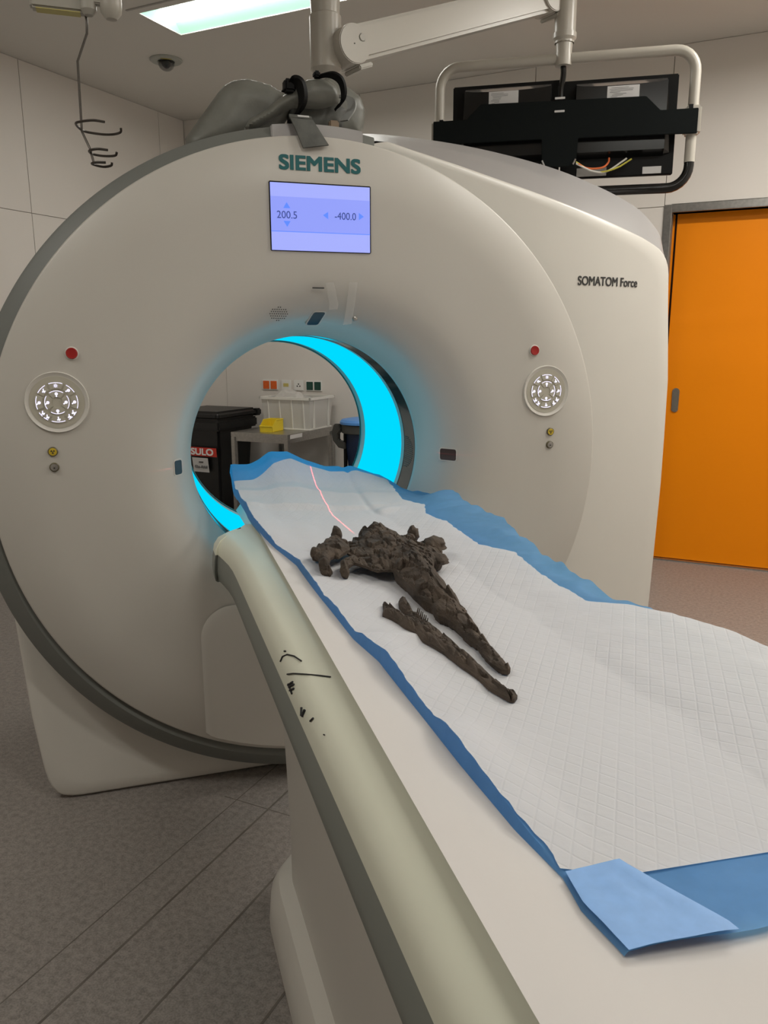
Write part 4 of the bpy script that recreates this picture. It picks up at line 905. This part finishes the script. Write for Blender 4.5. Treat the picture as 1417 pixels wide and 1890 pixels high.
YB = thing('yellow_bin', 'small yellow open-front storage bin on the steel table edge', 'storage bin', room(1.035, .60, .80), TH+R(4))
yb = MB(); t = .003; w_, d_, h_ = .105, .16, .083
side = [(0,0),(d_,0),(d_,h_),(.05,h_),(.012,.052),(-.004,.040)]
for x in (0, w_-t): yb.prism(side, x, x+t, 'x')
yb.box(0,w_,0,d_,0,t).box(0,w_,d_-t,d_,0,h_); yb.add([(0,0,0),(w_,0,0),(w_,-.004,.040),(0,-.004,.040),(0,.003,0),(w_,.003,0),(w_,-.001,.040),(0,-.001,.040)], BF)
yb.build('bin_shell', YBIN, YB, ang=0); MB().tube([(0,.05,h_),(0,d_,h_),(w_,d_,h_),(w_,.05,h_)], .004, 8).build('bin_lip', YBIN, YB); MB().tube([(0,-.004,.042),(w_,-.004,.042)], .0045, 8).build('front_lip', YBIN, YB)

SB = thing('bag_stand', 'waste bag stand with blue lid and dark bag by the wall', 'bag stand', room(1.60, .30), TH)
MB().lathe([(0,.905),(.09,.903),(.15,.893),(.165,.878),(.165,.862),(0,.862)], 'z', (.12,0,0), 32).build('blue_lid', BLUEL, SB)
MB().lathe([(.15,.862),(.155,.855),(.155,.80),(.145,.795),(.145,.86)], 'z', (.12,0,0), 32).build('holder_ring', DKGREY, SB)
MB().prism([(-.065,.86),(-.02,.86),(-.005,.82),(-.03,.79),(-.03,.745),(.03,.73),(.03,.68),(-.03,.69),(-.075,.74),(-.085,.80)], -.10, -.06).build('lid_bracket', DKGREY, SB, bevel=.006)
MB().tube([(.02,-.08,.03),(.02,-.08,.86)], .014, 12).build('stand_pole', BLACK, SB); MB().tube([(-.02,-.02,.03),(-.02,-.02,.80)], .006, 8).build('pedal_rod', STEEL, SB)
MB().lathe([(.135,.84),(.14,.7),(.12,.5),(.10,.3),(.05,.12),(0,.11)], 'z', (.14,0,0), 28).build('waste_bag', NAVY, SB)
MB().tube([(.02,-.08,.03),(.25,-.08,.03),(.25,.12,.03),(-.02,.12,.03),(-.02,-.02,.03)], .014, 10).build('stand_foot', BLACK, SB)

def socket(u0, u1, lab, kind):
    t = thing('wall_socket', lab, 'socket', room((u0+u1)/2, 0, 1.103), TH); w_ = (u1-u0)/2
    MB().box(-w_, w_, -.010, -.0, -.041, .041).build('socket_frame', SOCKF, t, bevel=.003)
    if kind in ('o', 'g'):
        m_ = SOCKO if kind == 'o' else SOCKG
        for s in (-1, 1):
            x = s*.0355; b = MB().box(x-.029, x+.029, -.014, -.009, -.033, .030).build('socket_insert', m_, t, bevel=.002)
            MB().lathe([(.020,-.0142),(.019,-.0142),(.017,-.006),(0,-.006)], c=(x,0,0), seg=24).build('socket_well', M('well_'+kind, (.30,.05,.01) if kind == 'o' else (.004,.03,.022), .5), b)
    elif kind == 'y': MB().box(-.024,.024,-.012,-.009,-.012,.014).build('yellow_strip', M('strip_yellow', (.62,.52,.16), .5), t)
    else:
        for x, z in ((-.012,-.006),(.012,-.006),(0,.010)): MB().lathe([(0,-.011),(.0055,-.011),(.0055,-.008)], c=(x,0,z), seg=12).build('earth_pin', BLACK, t)
socket(.666,.812,'double wall socket with orange inserts above the crate','o'); socket(.846,.934,'white wall socket with pale yellow strip','y'); socket(.962,1.05,'white wall socket with three dark pins','p'); socket(1.072,1.216,'double wall socket with dark green inserts','g')
